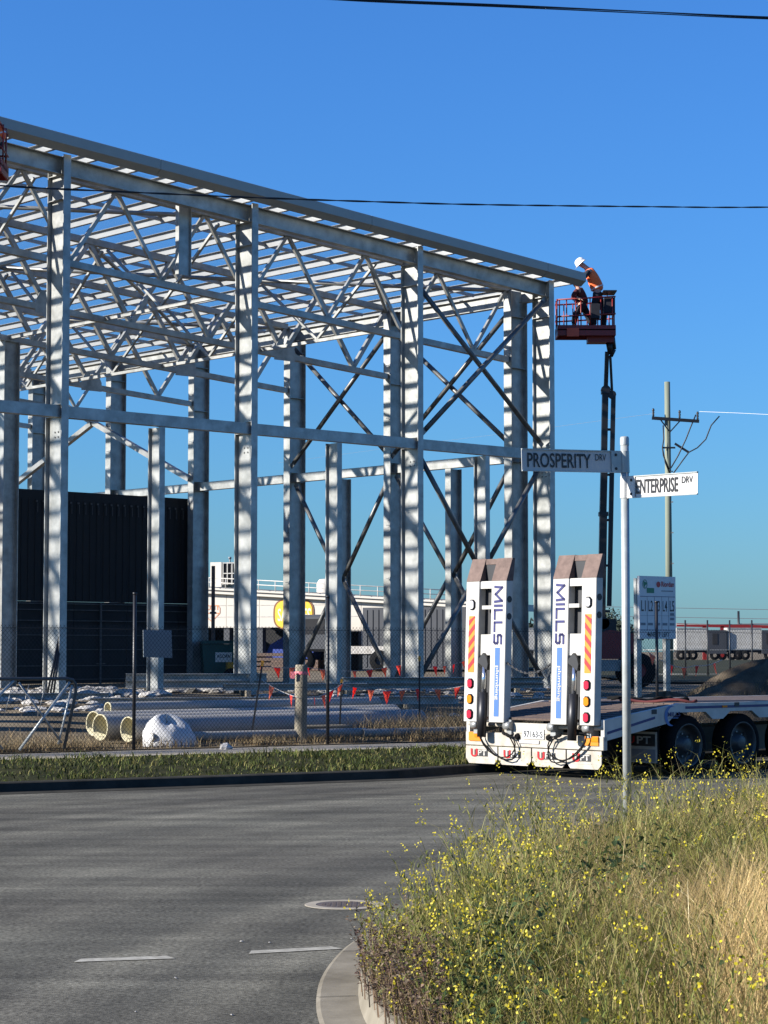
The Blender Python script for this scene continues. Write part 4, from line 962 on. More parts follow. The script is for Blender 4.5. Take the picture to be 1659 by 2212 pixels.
# ================================================================== PEOPLE
def skin_mesh(name, joints, edges, m, parent, root=0, sub=2):
    """one continuous surface grown round a joint graph: joints = {key: (pos, radius)}"""
    keys = list(joints); idx = {k: i for i, k in enumerate(keys)}
    me = bpy.data.meshes.new(name); me.from_pydata([joints[k][0] for k in keys], [(idx[a], idx[b]) for a, b in edges], [])
    o = bpy.data.objects.new(name, me); col.objects.link(o)
    o.modifiers.new('skin', 'SKIN')
    if not me.skin_vertices:
        me.skin_vertices.new() if hasattr(me.skin_vertices, 'new') else None
    for i, k in enumerate(keys):
        v = me.skin_vertices[0].data[i]; r = joints[k][1]; v.radius = (r, r) if not isinstance(r, tuple) else r; v.use_root = (i == root)
    sbm = o.modifiers.new('sub', 'SUBSURF'); sbm.levels = sub; sbm.render_levels = sub
    bpy.context.view_layer.update()
    dg = bpy.context.evaluated_depsgraph_get(); m2 = bpy.data.meshes.new_from_object(o.evaluated_get(dg))
    bpy.data.objects.remove(o); bpy.data.meshes.remove(me)
    m2.polygons.foreach_set('use_smooth', [True]*len(m2.polygons)); m2.materials.clear(); m2.materials.append(m); m2.name = name
    r = bpy.data.objects.new(name, m2); col.objects.link(r); r.parent = parent
    return r
def person(name, loc, rz, J, label, shirt, vest, trousers, helmet, group=None):
    """J: joints in metres, x = right, y = away, z = up from the feet"""
    o = thing(name, loc, label, 'person', group, rz)
    V = {k: Vector(p) for k, p in J.items()}
    nk = V['neck']; hd = V['head']; hv = (hd - nk).normalized()
    body = {'pelvis': (V['pelvis'], .115), 'waist': (V['waist'], .105), 'chest': (V['chest'], .13), 'neck': (nk, .055), 'skull': (hd, .088), 'crown': (hd + hv*.07, .072), 'face': (hd + V['look']*.045 - hv*.03, .065)}
    ed = [('pelvis', 'waist'), ('waist', 'chest'), ('chest', 'neck'), ('neck', 'skull'), ('skull', 'crown'), ('skull', 'face')]
    for s in 'lr':
        body.update({'sh'+s: (V['sh'+s], .058), 'el'+s: (V['el'+s], .042), 'wr'+s: (V['wr'+s], .030), 'hip'+s: (V['hip'+s], .085), 'kn'+s: (V['kn'+s], .060), 'an'+s: (V['an'+s], .042), 'toe'+s: (V['toe'+s], .035)})
        f = (V['wr'+s] - V['el'+s]).normalized(); body['pm'+s] = (V['wr'+s] + f*.07, .036)
        ed += [('chest', 'sh'+s), ('sh'+s, 'el'+s), ('el'+s, 'wr'+s), ('wr'+s, 'pm'+s), ('pelvis', 'hip'+s), ('hip'+s, 'kn'+s), ('kn'+s, 'an'+s), ('an'+s, 'toe'+s)]
        side = f.cross(Vector((0, 0, 1))); side = side.normalized() if side.length > .1 else Vector((0, 1, 0))
        for q in range(4):
            b0 = V['wr'+s] + f*.09 + side*(.021*(q - 1.5)); L_ = (.06, .07, .066, .05)[q]
            body['f%d%s' % (q, s)] = (b0 + f*L_*.5, .010); body['g%d%s' % (q, s)] = (b0 + f*L_ - Vector((0, 0, .02)), .009)
            ed += [('pm'+s, 'f%d%s' % (q, s)), ('f%d%s' % (q, s), 'g%d%s' % (q, s))]
        body['t'+s] = (V['wr'+s] + f*.06 + side*.05 - Vector((0, 0, .015)), .010); ed += [('pm'+s, 't'+s)]
    skin_mesh('body', body, ed, M['skin'], o, 0, 2)
    sh = {'hem': (V['pelvis'], .175), 'waist': (V['waist'], .170), 'chest': (V['chest'], .190), 'yoke': (nk.lerp(V['chest'], .55), .140), 'col': (nk.lerp(V['chest'], .12), .068)}; e2 = [('hem', 'waist'), ('waist', 'chest'), ('chest', 'yoke'), ('yoke', 'col')]
    for s in 'lr':
        sh['sh'+s] = (V['sh'+s], .086); e2.append(('chest', 'sh'+s))
    top_ = skin_mesh('vest' if vest else 'shirt', sh, e2, vest or shirt, o, 0, 2)
    for s in 'lr':
        skin_mesh('sleeve', {'a': (V['sh'+s], .078), 'b': (V['el'+s], .060), 'c': (V['wr'+s].lerp(V['el'+s], .15), .046)}, [('a', 'b'), ('b', 'c')], shirt, o, 0, 2)
    if vest:
        d = (V['chest'] - V['waist']).normalized(); mb = MB(); mb.lathe([(.160, -.02), (.164, 0), (.160, .02)], V['waist'].lerp(V['pelvis'], .3), d, 20); mb.build('reflective_band', M['tape'], top_)
    tr_ = {'w': (V['waist'].lerp(V['pelvis'], .55), .130), 'p': (V['pelvis'], .140)}; e3 = [('w', 'p')]
    for s in 'lr':
        tr_.update({'h'+s: (V['hip'+s], .112), 'm'+s: (V['hip'+s].lerp(V['kn'+s], .5), .098), 'k'+s: (V['kn'+s], .082), 'c'+s: (V['kn'+s].lerp(V['an'+s], .5), .076), 'a'+s: (V['an'+s].lerp(V['kn'+s], .08), .066)})
        e3 += [('p', 'h'+s), ('h'+s, 'm'+s), ('m'+s, 'k'+s), ('k'+s, 'c'+s), ('c'+s, 'a'+s)]
    skin_mesh('trousers', tr_, e3, trousers, o, 0, 2)
    for s in 'lr':
        a, t_ = V['an'+s], V['toe'+s]; skin_mesh('boot', {'a': (a + Vector((0, 0, .06)), .058), 'b': (a - Vector((0, 0, .03)), .058), 'c': (a.lerp(t_, .6), .052), 'd': (t_, .045)}, [('a', 'b'), ('b', 'c'), ('c', 'd')], M['boot'], o, 0, 1)
    if helmet:
        lk0 = V['look'].normalized(); up = lk0.cross(Vector((0, 1, 0))); up = (up if up.z > 0 else -up).normalized(); c = hd + up*.03
        mb = MB(); mb.lathe([(.150, -.012), (.128, 0), (.126, .045), (.108, .095), (.065, .128), (.001, .138)], c, up, 20); h = mb.build('helmet', helmet, o)
        lk = (V['look'] - up*V['look'].dot(up)).normalized(); sd_ = up.cross(lk)
        mb = MB(); mb.add([c + sd_*.10 + lk*.08, c + sd_*.06 + lk*.19 - up*.02, c - sd_*.06 + lk*.19 - up*.02, c - sd_*.10 + lk*.08, c + lk*.10 + up*.012], [(0, 1, 4), (1, 2, 4), (2, 3, 4)]); mb.build('brim', helmet, h)
    return o
q = .001273
def cp(x, y, dy=0.0): return ((x - 1000)*q, dy, (1600 - y)*q)
J1 = {'pelvis': cp(1050, 890), 'waist': cp(1045, 760), 'chest': cp(950, 560), 'neck': cp(845, 425), 'head': cp(762, 360), 'look': (-.75, 0, -.66),
      'shl': cp(900, 500, .17), 'ell': cp(760, 560, .24), 'wrl': cp(690, 650, .12), 'shr': cp(890, 500, -.17), 'elr': cp(800, 640, -.26), 'wrr': cp(740, 610, -.05),
      'hipl': cp(1060, 920, .09), 'knl': cp(1190, 1230, .12), 'anl': cp(1170, 1550, .12), 'toel': cp(1060, 1590, .12),
      'hipr': cp(1050, 920, -.09), 'knr': cp(960, 1250, -.12), 'anr': cp(985, 1550, -.12), 'toer': cp(880, 1590, -.12)}
J2 = {'pelvis': cp(750, 1130), 'waist': cp(735, 1020), 'chest': cp(690, 870), 'neck': cp(650, 760), 'head': cp(600, 690), 'look': (-.8, 0, -.2),
      'shl': cp(690, 830, .17), 'ell': cp(560, 930, .22), 'wrl': cp(600, 1010, .10), 'shr': cp(650, 830, -.17), 'elr': cp(530, 960, -.2), 'wrr': cp(640, 1010, -.24),
      'hipl': cp(780, 1160, .09), 'knl': cp(880, 1360, .14), 'anl': cp(960, 1560, .12), 'toel': cp(880, 1595, .12),
      'hipr': cp(720, 1160, -.09), 'knr': cp(590, 1340, -.12), 'anr': cp(560, 1550, -.1), 'toer': cp(460, 1590, -.1)}

J3 = {k: ((v[0], v[1], v[2] - .44) if k not in ('look',) and k[:2] not in ('kn', 'an', 'to') else v) for k, v in J1.items()}
for s_, y_ in (('l', .12), ('r', -.12)): J3['kn' + s_] = (-.22, y_, .40); J3['an' + s_] = (.05, y_, .10); J3['toe' + s_] = (-.08, y_, .04)
# ================================================================== BOOM LIFTS
def boom_lift(px, Y, pyfloor, label, flip=1, shift=0.0):
    c = at(px, pyfloor, Y); g = .74; fz = c.z - g
    o = thing('boom_lift', (c.x + flip*.55, c.y + .4, g), label, 'boom lift', 'boom lifts')
    ox = -flip*.55; RD = M['lift_red']
    def X(x): return ox + flip*x
    # basket: x -0.73..0.73, y -.42..42 about its centre; the boom joins at +x
    def bx(mb, x0, x1, y0, y1, z0, z1): xa, xb = sorted((X(x0), X(x1))); return mb.box((xa, y0 - .4, fz + z0), (xb, y1 - .4, fz + z1))
    mb = MB(); bx(mb, -.73, .73, -.42, .42, -.03, 0); bx(mb, -.73, .73, -.42, -.39, -.16, .10); bx(mb, -.73, .73, .39, .42, -.16, .10); bx(mb, -.73, -.70, -.38, .38, -.16, .10); bx(mb, .70, .73, -.38, .38, -.16, .10); bx(mb, .05, .70, -.2, .2, -.30, -.03); bk = mb.build('basket', RD, o)
    mb = MB(); bx(mb, -.50, -.20, -.47, -.425, -.19, .02); mb.build('corner_guard', M['orange_guard'], bk)
    for x in (-.68, -.5, -.27, -.14, .09, .36, .65):
        for y in (-.40, .40): mb = MB(); mb.tube((X(x), y - .4, fz), (X(x), y - .4, fz + .76 + .05*(x > 0)), .017, 6); mb.build('baluster', RD, bk)
    for x in (-.72, .72):
        for y in (-.15, .15): mb = MB(); mb.tube((X(x), y - .4, fz), (X(x), y - .4, fz + .8), .017, 6); mb.build('baluster', RD, bk)
    for zz in (.34, .77):
        mb = MB(); r4 = [(X(-.72), -.82, fz + zz - .03), (X(.72), -.82, fz + zz + .05), (X(.72), .02, fz + zz + .05), (X(-.72), .02, fz + zz - .03)]; mb.path(r4 + [r4[0]], .021, 6); mb.build('hand_rail', RD, bk)
    mb = MB(); bx(mb, .45, .72, -.38, .1, .42, .80); mb.build('control_box', M['navy'], bk)
    mb = MB(); bx(mb, .42, .76, -.45, .2, .95, .98); mb.tube((X(.55), -.5, fz + .8), (X(.55), -.5, fz + .95), .015, 6); mb.build('tool_tray', M['black_steel'], bk)
    mb = MB(); bx(mb, .10, .32, -.58, -.425, .25, .62); mb.build('tool_bag', M['navy'], bk)
    # jib and boom, all nearly upright
    B = M['black_steel']
    mb = MB(); mb.tube((X(.60), -.4, fz - .28), (X(.66), -.3, fz - .55), .085, 10); mb.tube((X(.70), -.4, fz - .1), (X(.74), -.35, fz - .45), .05, 8); mb.tube((X(.74), -.35, fz - .45), (X(.66), -.3, fz - .62), .05, 8); mb.build('jib_knuckle', B, o)
    z_el = fz - 1.45
    mb = MB(); mb.bar((X(.56), -.3, fz - .5), (X(.54), -.1, z_el), .10, .12, (0, 1, 0)); mb.bar((X(.64), -.3, fz - .6), (X(.70), -.1, z_el - .05), .06, .07, (0, 1, 0)); mb.build('jib', B, o)
    mb = MB(); mb.tube((X(.54), -.18, z_el), (X(.54), .0, z_el), .12, 12); mb.tube((X(.70), -.18, z_el - .12), (X(.70), .0, z_el - .12), .10, 12); mb.build('pivot', B, o)
    zb = 1.55
    zs = [z_el, z_el - 1.9, z_el - 3.1, zb]; ws = [.15, .165, .18, .19]; xs = [.53, .49, .46, .40]
    for i in range(3):
        mb = MB(); mb.bar((X(xs[i]), -.08, zs[i] - .02), (X(xs[i+1]), .0, zs[i+1]), ws[i], ws[i] + .05, (0, 1, 0)); mb.bar((X(xs[i]), -.08, zs[i] - .10), (X(xs[i]), -.08, zs[i]), ws[i] + .05, ws[i] + .1, (0, 1, 0)); mb.build('boom_section', B, o)
    mb = MB(); mb.bar((X(.735), -.08, z_el - .15), (X(.60), .0, zb + .5), .11, .14, (0, 1, 0)); mb.build('boom_link', B, o)
    for k in range(5): zz = z_el - 1.0 - k*1.15; mb = MB(); mb.bar((X(.56 - .02*k), -.04, zz), (X(.70 - .02*k), -.04, zz), .06, .06); mb.build('boom_tie', B, o)
    # turret and chassis
    ox += shift
    mb = MB(); mb.prism([(-.35, .72), (1.0, .72), (1.0, 1.10), (.85, 1.35), (.2, 1.45), (-.25, 1.30)], (X(.35), -.45, 0), (flip, 0, 0), (0, 0, 1), (0, 1.0, 0)); tu = mb.build('turret', RD, o)
    mb = MB(); mb.box((min(X(.1), X(.75)), -.30, 1.30), (max(X(.1), X(.75)), .35, 1.72)); mb.tube((X(.42), -.3, 1.62), (X(.42), .35, 1.62), .16, 12); mb.build('boom_foot', B, tu)
    mb = MB(); mb.box((min(X(-.7), X(1.5)), -.55, .42), (max(X(-.7), X(1.5)), .65, .70)); ch = mb.build('chassis', M['galv_dull'], o)
    for x in (-.45, 1.25):
        for y in (-.80, .62):
            mb = MB(); mb.lathe([(.18, .0), (.36, .01), (.43, .05), (.44, .12), (.44, .18), (.43, .25), (.36, .29), (.18, .30)], (X(x), y, .44), (0, 1, 0), 24); wv = mb.build('wheel', M['rubber'], o)
            mb = MB(); mb.lathe([(.001, .06), (.10, .05), (.16, .10), (.19, .0)], (X(x), y, .44), (0, 1, 0), 18); mb.build('rim', RD, wv)
    return c
cR = boom_lift(1264, 53.3, 716, 'red boom lift raised beside the right corner of the frame')
person('person', (cR.x + .245, cR.y + .02, cR.z + .03), 0, J1, 'worker in orange vest and white helmet bending over the roof edge', M['navy'], M['hivis'], M['navy'], M['helmet']).scale = (1.07, 1.07, 1.07)
person('person', (cR.x + .245, cR.y - .18, cR.z + .03), 0, J2, 'worker in dark maroon shirt crouching in the basket below the orange vested worker', M['maroon'], None, M['navy'], M['helmet2'])
cL = boom_lift(-72, 40.2, 362, 'red boom lift at the left edge, only its basket corner in view', flip=-1, shift=-2.6)
person('person', (cL.x + .55, cL.y - .05, cL.z + .03), 0, J3, 'worker in orange red top crouching in the basket at the left edge', M['hivis'], M['hivis'], M['navy'], M['helmet'])

# ================================================================== POWER POLE AND CABLES
c = at(1447, 1480, 90); c.z = gz(c.x, c.y); up_ = thing('power_pole', c, 'tall greenish timber power pole with crossarm behind the site board', 'power pole')
def pz(py): return at(1447, py, 90).z - c.z
k90 = 90/F_PX
mb = MB(); mb.tube((0, 0, -.3), (0, 0, pz(825)), .16, 16, .12); mb.build('pole', M['pole_wood'], up_)
xa = lambda px: (px - 1447)*k90
mb = MB(); mb.bar((xa(1412), -.18, pz(904)), (xa(1514), -.18, pz(911)), .12, .13); ca_ = mb.build('crossarm', M['black_steel'], up_)
mb = MB(); mb.bar((xa(1430), -.2, pz(907)), (xa(1449), -.16, pz(932)), .04, .05); mb.bar((xa(1472), -.2, pz(911)), (xa(1450), -.16, pz(935)), .04, .05); mb.build('arm_brace', M['black_steel'], up_)
for px, py in ((1415, 904), (1472, 908), (1511, 911)):
    mb = MB(); z = pz(py) + .06; mb.lathe([(.03, 0), (.05, .05), (.035, .1), (.055, .16), (.035, .21), (.06, .27), (.04, .34), (.001, .36)], (xa(px), -.18, z), (0, 0, 1), 10); mb.build('insulator', M['black_steel'], ca_)
mb = MB(); mb.bar((xa(1434), -.18, pz(968)), (xa(1462), -.18, pz(968)), .06, .07); mb.bar((xa(1461), -.18, pz(959)), (xa(1491), -.18, pz(978)), .07, .09); mb.build('fuse_arm', M['black_steel'], up_)
for pts in ([(1436, 920), (1437, 950), (1434, 968), (1436, 985), (1448, 1015)], [(1507, 897), (1495, 925), (1485, 950), (1468, 985), (1452, 1012)], [(1558, 900), (1540, 920), (1528, 950), (1510, 968), (1491, 978), (1478, 995), (1456, 1025)], [(1434, 968), (1440, 1000), (1450, 1025)]):
    mb = MB(); mb.path([(xa(x), -.2, pz(y)) for x, y in pts], .03, 6); mb.build('dropper', M['cable'], up_)
mb = MB()
for z in np.arange(2.0, 9, 1.3): mb.box((.12, -.16, z), (.19, -.10, z + .05))
mb.build('pole_tag', M['galv'], up_)
def cable(pts, r, lab, m, name='overhead_cable', grp=None, twist=False):
    P = [at(x, y, Y) for x, y, Y in pts]; out = []
    n = len(P)
    for i in range(n - 1):       # smooth interpolation
        p0, p1, p2, p3 = P[max(i-1, 0)], P[i], P[i+1], P[min(i+2, n-1)]
        for k in range(10):
            t = k/10; out.append(.5*((2*p1) + (p2 - p0)*t + (2*p0 - 5*p1 + 4*p2 - p3)*t*t + (3*p1 - p0 - 3*p2 + p3)*t**3))
    out.append(P[-1]); mb = MB()
    if twist:
        L = 0; fine = []
        for a, b_ in zip(out, out[1:]):
            m_ = max(1, int((b_ - a).length/.07))
            fine += [a.lerp(b_, j/m_) for j in range(m_)]
        for ph in (0, math.pi): mb.path([p + Vector((0, math.cos(i*.35 + ph)*r*.8, math.sin(i*.35 + ph)*r*.8)) for i, p in enumerate(fine)], r, 5)
    else: mb.path(out, r, 6)
    return single(mb, name, m, P[0], lab, 'cable', grp)
cable([(-500, 362, 22), (0, 401, 25), (280, 415, 26.5), (553, 427, 28.2), (830, 436.5, 29.8), (1037, 442, 31), (1400, 446.5, 33.2), (1659, 447.5, 35), (2200, 440, 38)], .008, 'black twisted cable crossing the sky in front of the steel frame', M['cable'], twist=True)
for k, (d0, d1) in enumerate(((0, 0), (2.5, 4.5), (-2, 2.2))):
    cable([(560, -14 + d0, 15), (800, 1 + d0, 15.6), (1100, 13 + d0, 16.4), (1400, 25.5 + (d0 + d1)/2, 17.2), (1659, 36.5 + d1, 18), (2200, 55 + d1, 19.5)], .0048, ['middle one of the three black wires at the top of the sky', 'lowest of the three black wires at the top of the sky', 'highest of the three black wires at the top of the sky'][k], M['cable'], 'overhead_wire', 'wires at the top')
cable([(1511, 889, 90), (1590, 892, 88), (1700, 897, 86), (1900, 903, 84)], .007, 'bright conductor running right from the power pole crossarm', M['alu'], 'conductor')
cable([(1415, 893, 90), (1100, 935, 110), (900, 960, 130), (600, 1000, 170)], .005, 'faint thin conductor running left from the power pole behind the frame', M['galv_dull'], 'conductor')
for k, y in enumerate((1313, 1333, 1352)):
    cable([(1280, y - 3, 330), (1500, y + 1, 330), (1800, y + 6, 330)], .05, ['highest of three faint far wires above the parked trailers', 'middle one of three faint far wires above the parked trailers', 'lowest of three faint far wires above the parked trailers'][k], M['grey_ink'], 'far_wire', 'far wires')

# ================================================================== WAREHOUSE BEHIND
pA = at(420, 1356, 103); pB = at(1010, 1370, 98); d = Vector((pB.x - pA.x, pB.y - pA.y, 0)); LW = d.length; d.normalize(); rzw = math.atan2(d.y, d.x)
g0 = .74
wh = thing('warehouse', (pA.x, pA.y, g0), 'white warehouse with loading bays and roof railing beyond the frame', 'warehouse', rz=rzw)
z0w, z1w = 2.05, 3.75
npan = 8; WS = .060
def wt(x): return z1w - WS*x
for k in range(npan):
    a, b_ = LW*k/npan, LW*(k+1)/npan; drop = 0 if k < 4 else (-.9 if k == 5 else -.2)
    mb = MB(); mb.prism([(a + .01, z0w + drop), (b_ - .01, z0w + drop), (b_ - .01, wt(b_)), (a + .01, wt(a))], (0, -.10, 0), (1, 0, 0), (0, 0, 1), (0, .2, 0)); p = mb.build('panel', M['white_far'], wh)
    mb = MB()
    for zz in (.5, 1.05): mb.box((a + .05, -.112, z0w + zz), (b_ - .05, -.102, z0w + zz + .03))
    mb.build('seam', M['rubble'], p)
mb = MB(); mb.bar((-.3, -.12, wt(-.3) + .09), (LW + .3, -.12, wt(LW + .3) + .09), .45, .18); mb.bar((-.3, -.17, wt(-.3) + .22), (LW + .3, -.17, wt(LW + .3) + .22), .55, .08); mb.build('gutter', M['white_far'], wh)
mb = MB(); mb.prism([(-.1, wt(0)), (LW, wt(LW)), (LW, wt(LW) + .34), (-.1, wt(0) + .34)], (0, .12, 0), (1, 0, 0), (0, 0, 1), (0, 12, 0)); mb.build('roof', M['white_far'], wh)
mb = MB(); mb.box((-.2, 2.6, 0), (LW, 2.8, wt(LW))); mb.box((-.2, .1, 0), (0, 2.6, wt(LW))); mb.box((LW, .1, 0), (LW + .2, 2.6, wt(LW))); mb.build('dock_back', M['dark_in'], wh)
for k in range(npan + 1):
    a = LW*k/npan; mb = MB(); mb.box((a - .15, -.05, 0), (a + .15, .35, z0w)); mb.build('pillar', M['grey_clad'], wh)
for z in (.28, .5):
    mb = MB(); mb.tube((0, -.2, wt(0) + .26 + z), (LW, -.2, wt(LW) + .26 + z), .026, 6); mb.build('roof_rail', M['white'], wh)
for k in range(17):
    a = LW*k/16; mb = MB(); mb.tube((a, -.2, wt(a) + .2), (a, -.2, wt(a) + .78), .025, 6); mb.build('rail_post', M['white'], wh)
# roof plant
mb = MB(); mb.box((.35, 1.0, z1w + .3), (.95, 3.0, z1w + 1.5)); mb.build('plant_box', M['white_far'], wh)
mb = MB(); mb.box((1.02, 1.1, z1w + .45), (2.0, 2.6, z1w + 1.42)); pb = mb.build('plant_unit', M['dark_in'], wh)
mb = MB()
for x in (1.02, 1.25, 1.5, 1.78, 2.0): mb.bar((x, 1.05, z1w + .4), (x, 1.05, z1w + 1.5), .045, .045, (1, 0, 0))
for zz in (.45, .95, 1.46): mb.bar((1.02, 1.05, z1w + zz), (2.0, 1.05, z1w + zz), .045, .045)
mb.build('plant_cage', M['white'], pb)
for x in (1.12, 1.45):
    mb = MB(); mb.tube((x, 1.6, z1w + 1.4), (x, 1.6, z1w + 1.68), .04, 8); mb.tube((x, 1.6, z1w + 1.68), (x, 1.6, z1w + 1.78), .08, 8); mb.build('flue', M['grey_ink'], pb)
mb = MB(); mb.lathe([(.42, 0), (.42, .5), (.3, .68), (.001, .72)], (LW*.45, 1.4, wt(LW*.45) + .3), (0, 0, 1), 16); mb.build('roof_vent', M['white_far'], wh)
# writing on the fascia
def wx(px): # distance along the wall for a pixel column
    r = (px - 829.5)/F_PX; return (r*pA.y - pA.x)/(d.x - r*d.y)
xs0, xs1 = wx(444), wx(475)
text('lettering', 'SCOTT', M['orange_ink'], wh, (xs0, -.115, z0w + .85), (1, 0, 0), (0, 0, 1), xs1 - xs0, .24, bold=.02, depth=.004)
mb = MB(); xm = (xs0 + xs1)/2; hw = (xs1 - xs0)/2
for (x0, zA), (x1, zB) in zip([(-1, .75), (-1, .62), (0, .30), (1.15, .70), (1.15, .95)], [(-1, .62), (0, .30), (1.15, .70), (1.15, .95), (.9, 1.05)]): mb.bar((xm + x0*hw, -.115, z0w + zA), (xm + x1*hw, -.115, z0w + zB), .004, .035, (0, 0, 1))
mb.box((xs0, -.118, z0w + .68), (xs1, -.114, z0w + .72)); mb.build('shield_outline', M['orange_ink'], wh)
xo0, xo1 = wx(593), wx(681); xm = (xo0 + xo1)/2; rw = (xo1 - xo0)/2; rh = .74; zc = z0w + .62
mb = MB(); n = 40
def sq(t, e=.62): c_, s_ = math.cos(t), math.sin(t); return (math.copysign(abs(c_)**e, c_), math.copysign(abs(s_)**e, s_))
mb.prism([(rw*sq(2*math.pi*k/n)[0], rh*sq(2*math.pi*k/n)[1]) for k in range(n)], (xm, -.13, zc), (1, 0, 0), (0, 0, 1), (0, .015, 0)); lg = mb.build('logo_edge', M['oval_edge'], wh)
mb = MB(); mb.prism([((rw - .09)*sq(2*math.pi*k/n)[0], (rh - .05)*sq(2*math.pi*k/n)[1]) for k in range(n)], (xm, -.145, zc), (1, 0, 0), (0, 0, 1), (0, .013, 0)); mb.build('logo_oval', M['oval'], lg)
text('lettering', 'SA', M['cream_ink'], lg, (wx(603), -.150, zc - .33), (1, 0, 0), (0, 0, 1), wx(622) - wx(603), .60, bold=.012, depth=.001)
text('lettering', 'ES', M['cream_ink'], lg, (wx(657), -.150, zc - .38), (1, 0, 0), (0, 0, 1), wx(675) - wx(657), .66, bold=.012, depth=.001)
# things standing in the bays
def bay_box(px, w_, h, dep, m, name, lab, cat, off=.8):
    x = wx(px); R3 = Matrix.Rotation(rzw, 3, 'Z'); p = R3 @ Vector((x, -off, 0)) + wh.location
    o = thing(name, p, lab, cat, rz=rzw); return o
b = bay_box(596, 1, 1, 1, None, 'blue_tarpaulin_load', 'blue tarpaulin covered load in the dark loading bay', 'load', -1.2)
mb = MB(); mb.prism([(-1.2, 0), (1.4, 0), (1.5, .9), (1.1, 1.6), (.2, 1.25), (-.8, .7)], (0, 0, .55), (1, 0, 0), (0, 0, 1), (0, 1.0, 0)); mb.build('cover', M['blue_tarp'], b)
mb = MB(); mb.box((-1.6, -.05, 0), (1.7, 1.1, .5)); mb.build('pallet', M['rust'], b)
b = bay_box(570, 1, 1, 1, None, 'timber_pallet_stack', 'brown timber stack below the yellow oval logo', 'stack', .6)
for k in range(4): mb = MB(); mb.box((-1.6, -.4, .22*k + .02), (2.2, .5, .22*k + .17)); mb.build('layer', M['deck'], b)
b = bay_box(800, 1, 1, 1, None, 'dark_truck', 'dark truck backed to the bay right of the yellow logo', 'truck', 1.8)
mb = MB(); mb.box((-3.0, -.9, .9), (-1.0, .9, 2.6)); cb = mb.build('cab', M['grey_clad'], b, bevel=.12)
mb = MB(); mb.box((-2.8, -.915, 1.7), (-1.2, -.905, 2.4)); mb.build('window', M['dark_in'], cb)
mb = MB(); mb.box((-.9, -.9, .8), (3.5, .9, 1.15)); mb.build('tray', M['rubble'], b)
for x in (-2.2, 1.5, 2.6): mb = MB(); mb.lathe([(.2, 0), (.45, .02), (.5, .08), (.5, .22), (.45, .28)], (x, -.95, .5), (0, 1, 0), 18); mb.build('wheel', M['rubber'], b)
b = bay_box(985, 1, 1, 1, None, 'grey_container', 'dark grey container standing at the right end of the warehouse', 'container', 1.6)
mb = MB(); mb.box((-3.6, -1, .1), (2.6, 1.2, 2.9)); bd = mb.build('body', M['grey_clad'], b)
for k in range(22): mb = MB(); x = -3.5 + k*.28; mb.box((x, -1.03, .2), (x + .12, -1.0, 2.8)); mb.build('rib', M['grey_clad'], bd)

# ================================================================== RIGHT BACKGROUND
def parked(px0, px1, Y, lab, dark):
    a, b_ = at(px0, 1400, Y), at(px1, 1400, Y); L = b_.x - a.x; zb = 1.80 - .74
    o = thing('semi_trailer', (a.x, Y, .74), lab, 'semi trailer', 'trailers parked in the far yard')
    h = at(px0, 1356, Y).z - .74
    mb = MB(); mb.box((0, 0, zb), (L*.62, 2.5, h)); bx_ = mb.build('box_body', M['white'], o); 
    mb = MB(); mb.box((-.02, -.05, zb), (L*.62 + .02, -.01, zb + .15)); mb.box((-.02, -.05, h - .12), (L*.62 + .02, -.01, h)); mb.build('rail', M['galv'], bx_)
    mb = MB(); mb.box((L*.62, -.3, zb - .4), (L*.98, 2.3, h - .25)); fr_ = mb.build('front_unit', M['grey_clad'], o)
    mb = MB(); mb.box((L*.70, -.34, zb + .6), (L*.80, -.31, h - .6)); mb.build('window', M['dark_in'], fr_)
    for f in (.08, .2, .32, .75, .9):
        mb = MB(); mb.lathe([(.2, 0), (.5, .02), (.52, .1), (.52, .25)], (L*f, -.1, .5), (0, 1, 0), 14); mb.build('wheel', M['rubber'], o)
    mb = MB(); mb.box((0, .1, .8), (L*.62, 2.3, zb)); mb.build('chassis', M['dark_in'], o)
parked(1462, 1571, 225, 'white box trailer in the far yard just right of the site board', 0)
parked(1572, 1690, 225, 'white box trailer in the far yard at the right edge of the view', 1)
parked(1130, 1240, 240, 'pale box trailer in the far yard seen between the trailer ramps', 1)
c = at(1560, 1353, 232); o = thing('red_gantry', (c.x, 232, .74), 'long red horizontal boom behind the far white trailers', 'gantry')
a = at(1462, 1349, 232).x - c.x; b2 = at(1760, 1357, 232).x - c.x; hz = c.z - .74
mb = MB(); mb.bar((a, 0, hz + .15), (b2, 0, hz - .15), .4, .35); mb.build('beam', M['lift_red'], o)
mb = MB()
for x in (a + 3, 0, b2 - 2): mb.bar((x, 0, 0), (x, 0, hz), .4, .4, (1, 0, 0))
mb.build('leg', M['lift_red'], o)
c = at(1596, 1400, 300); c.z = .74; o = thing('far_pole', c, 'thin dark pole in the distance above the far trailers', 'pole'); mb = MB(); h = at(1596, 1320, 300).z - .74
mb.tube((0, 0, 0), (0, 0, h), .22, 8, .16); mb.build('shaft', M['black_steel'], o); mb = MB(); mb.bar((1.5, 0, h - 1.8), (5, 0, h - 1.8), .12, .15); mb.bar((2, 0, h - 1.8), (2, 0, h - 3), .12, .12, (1, 0, 0)); mb.bar((0, 0, h - 1.8), (1.6, 0, h - 1.8), .1, .1); mb.build('lamp_arm', M['grey_ink'], o)
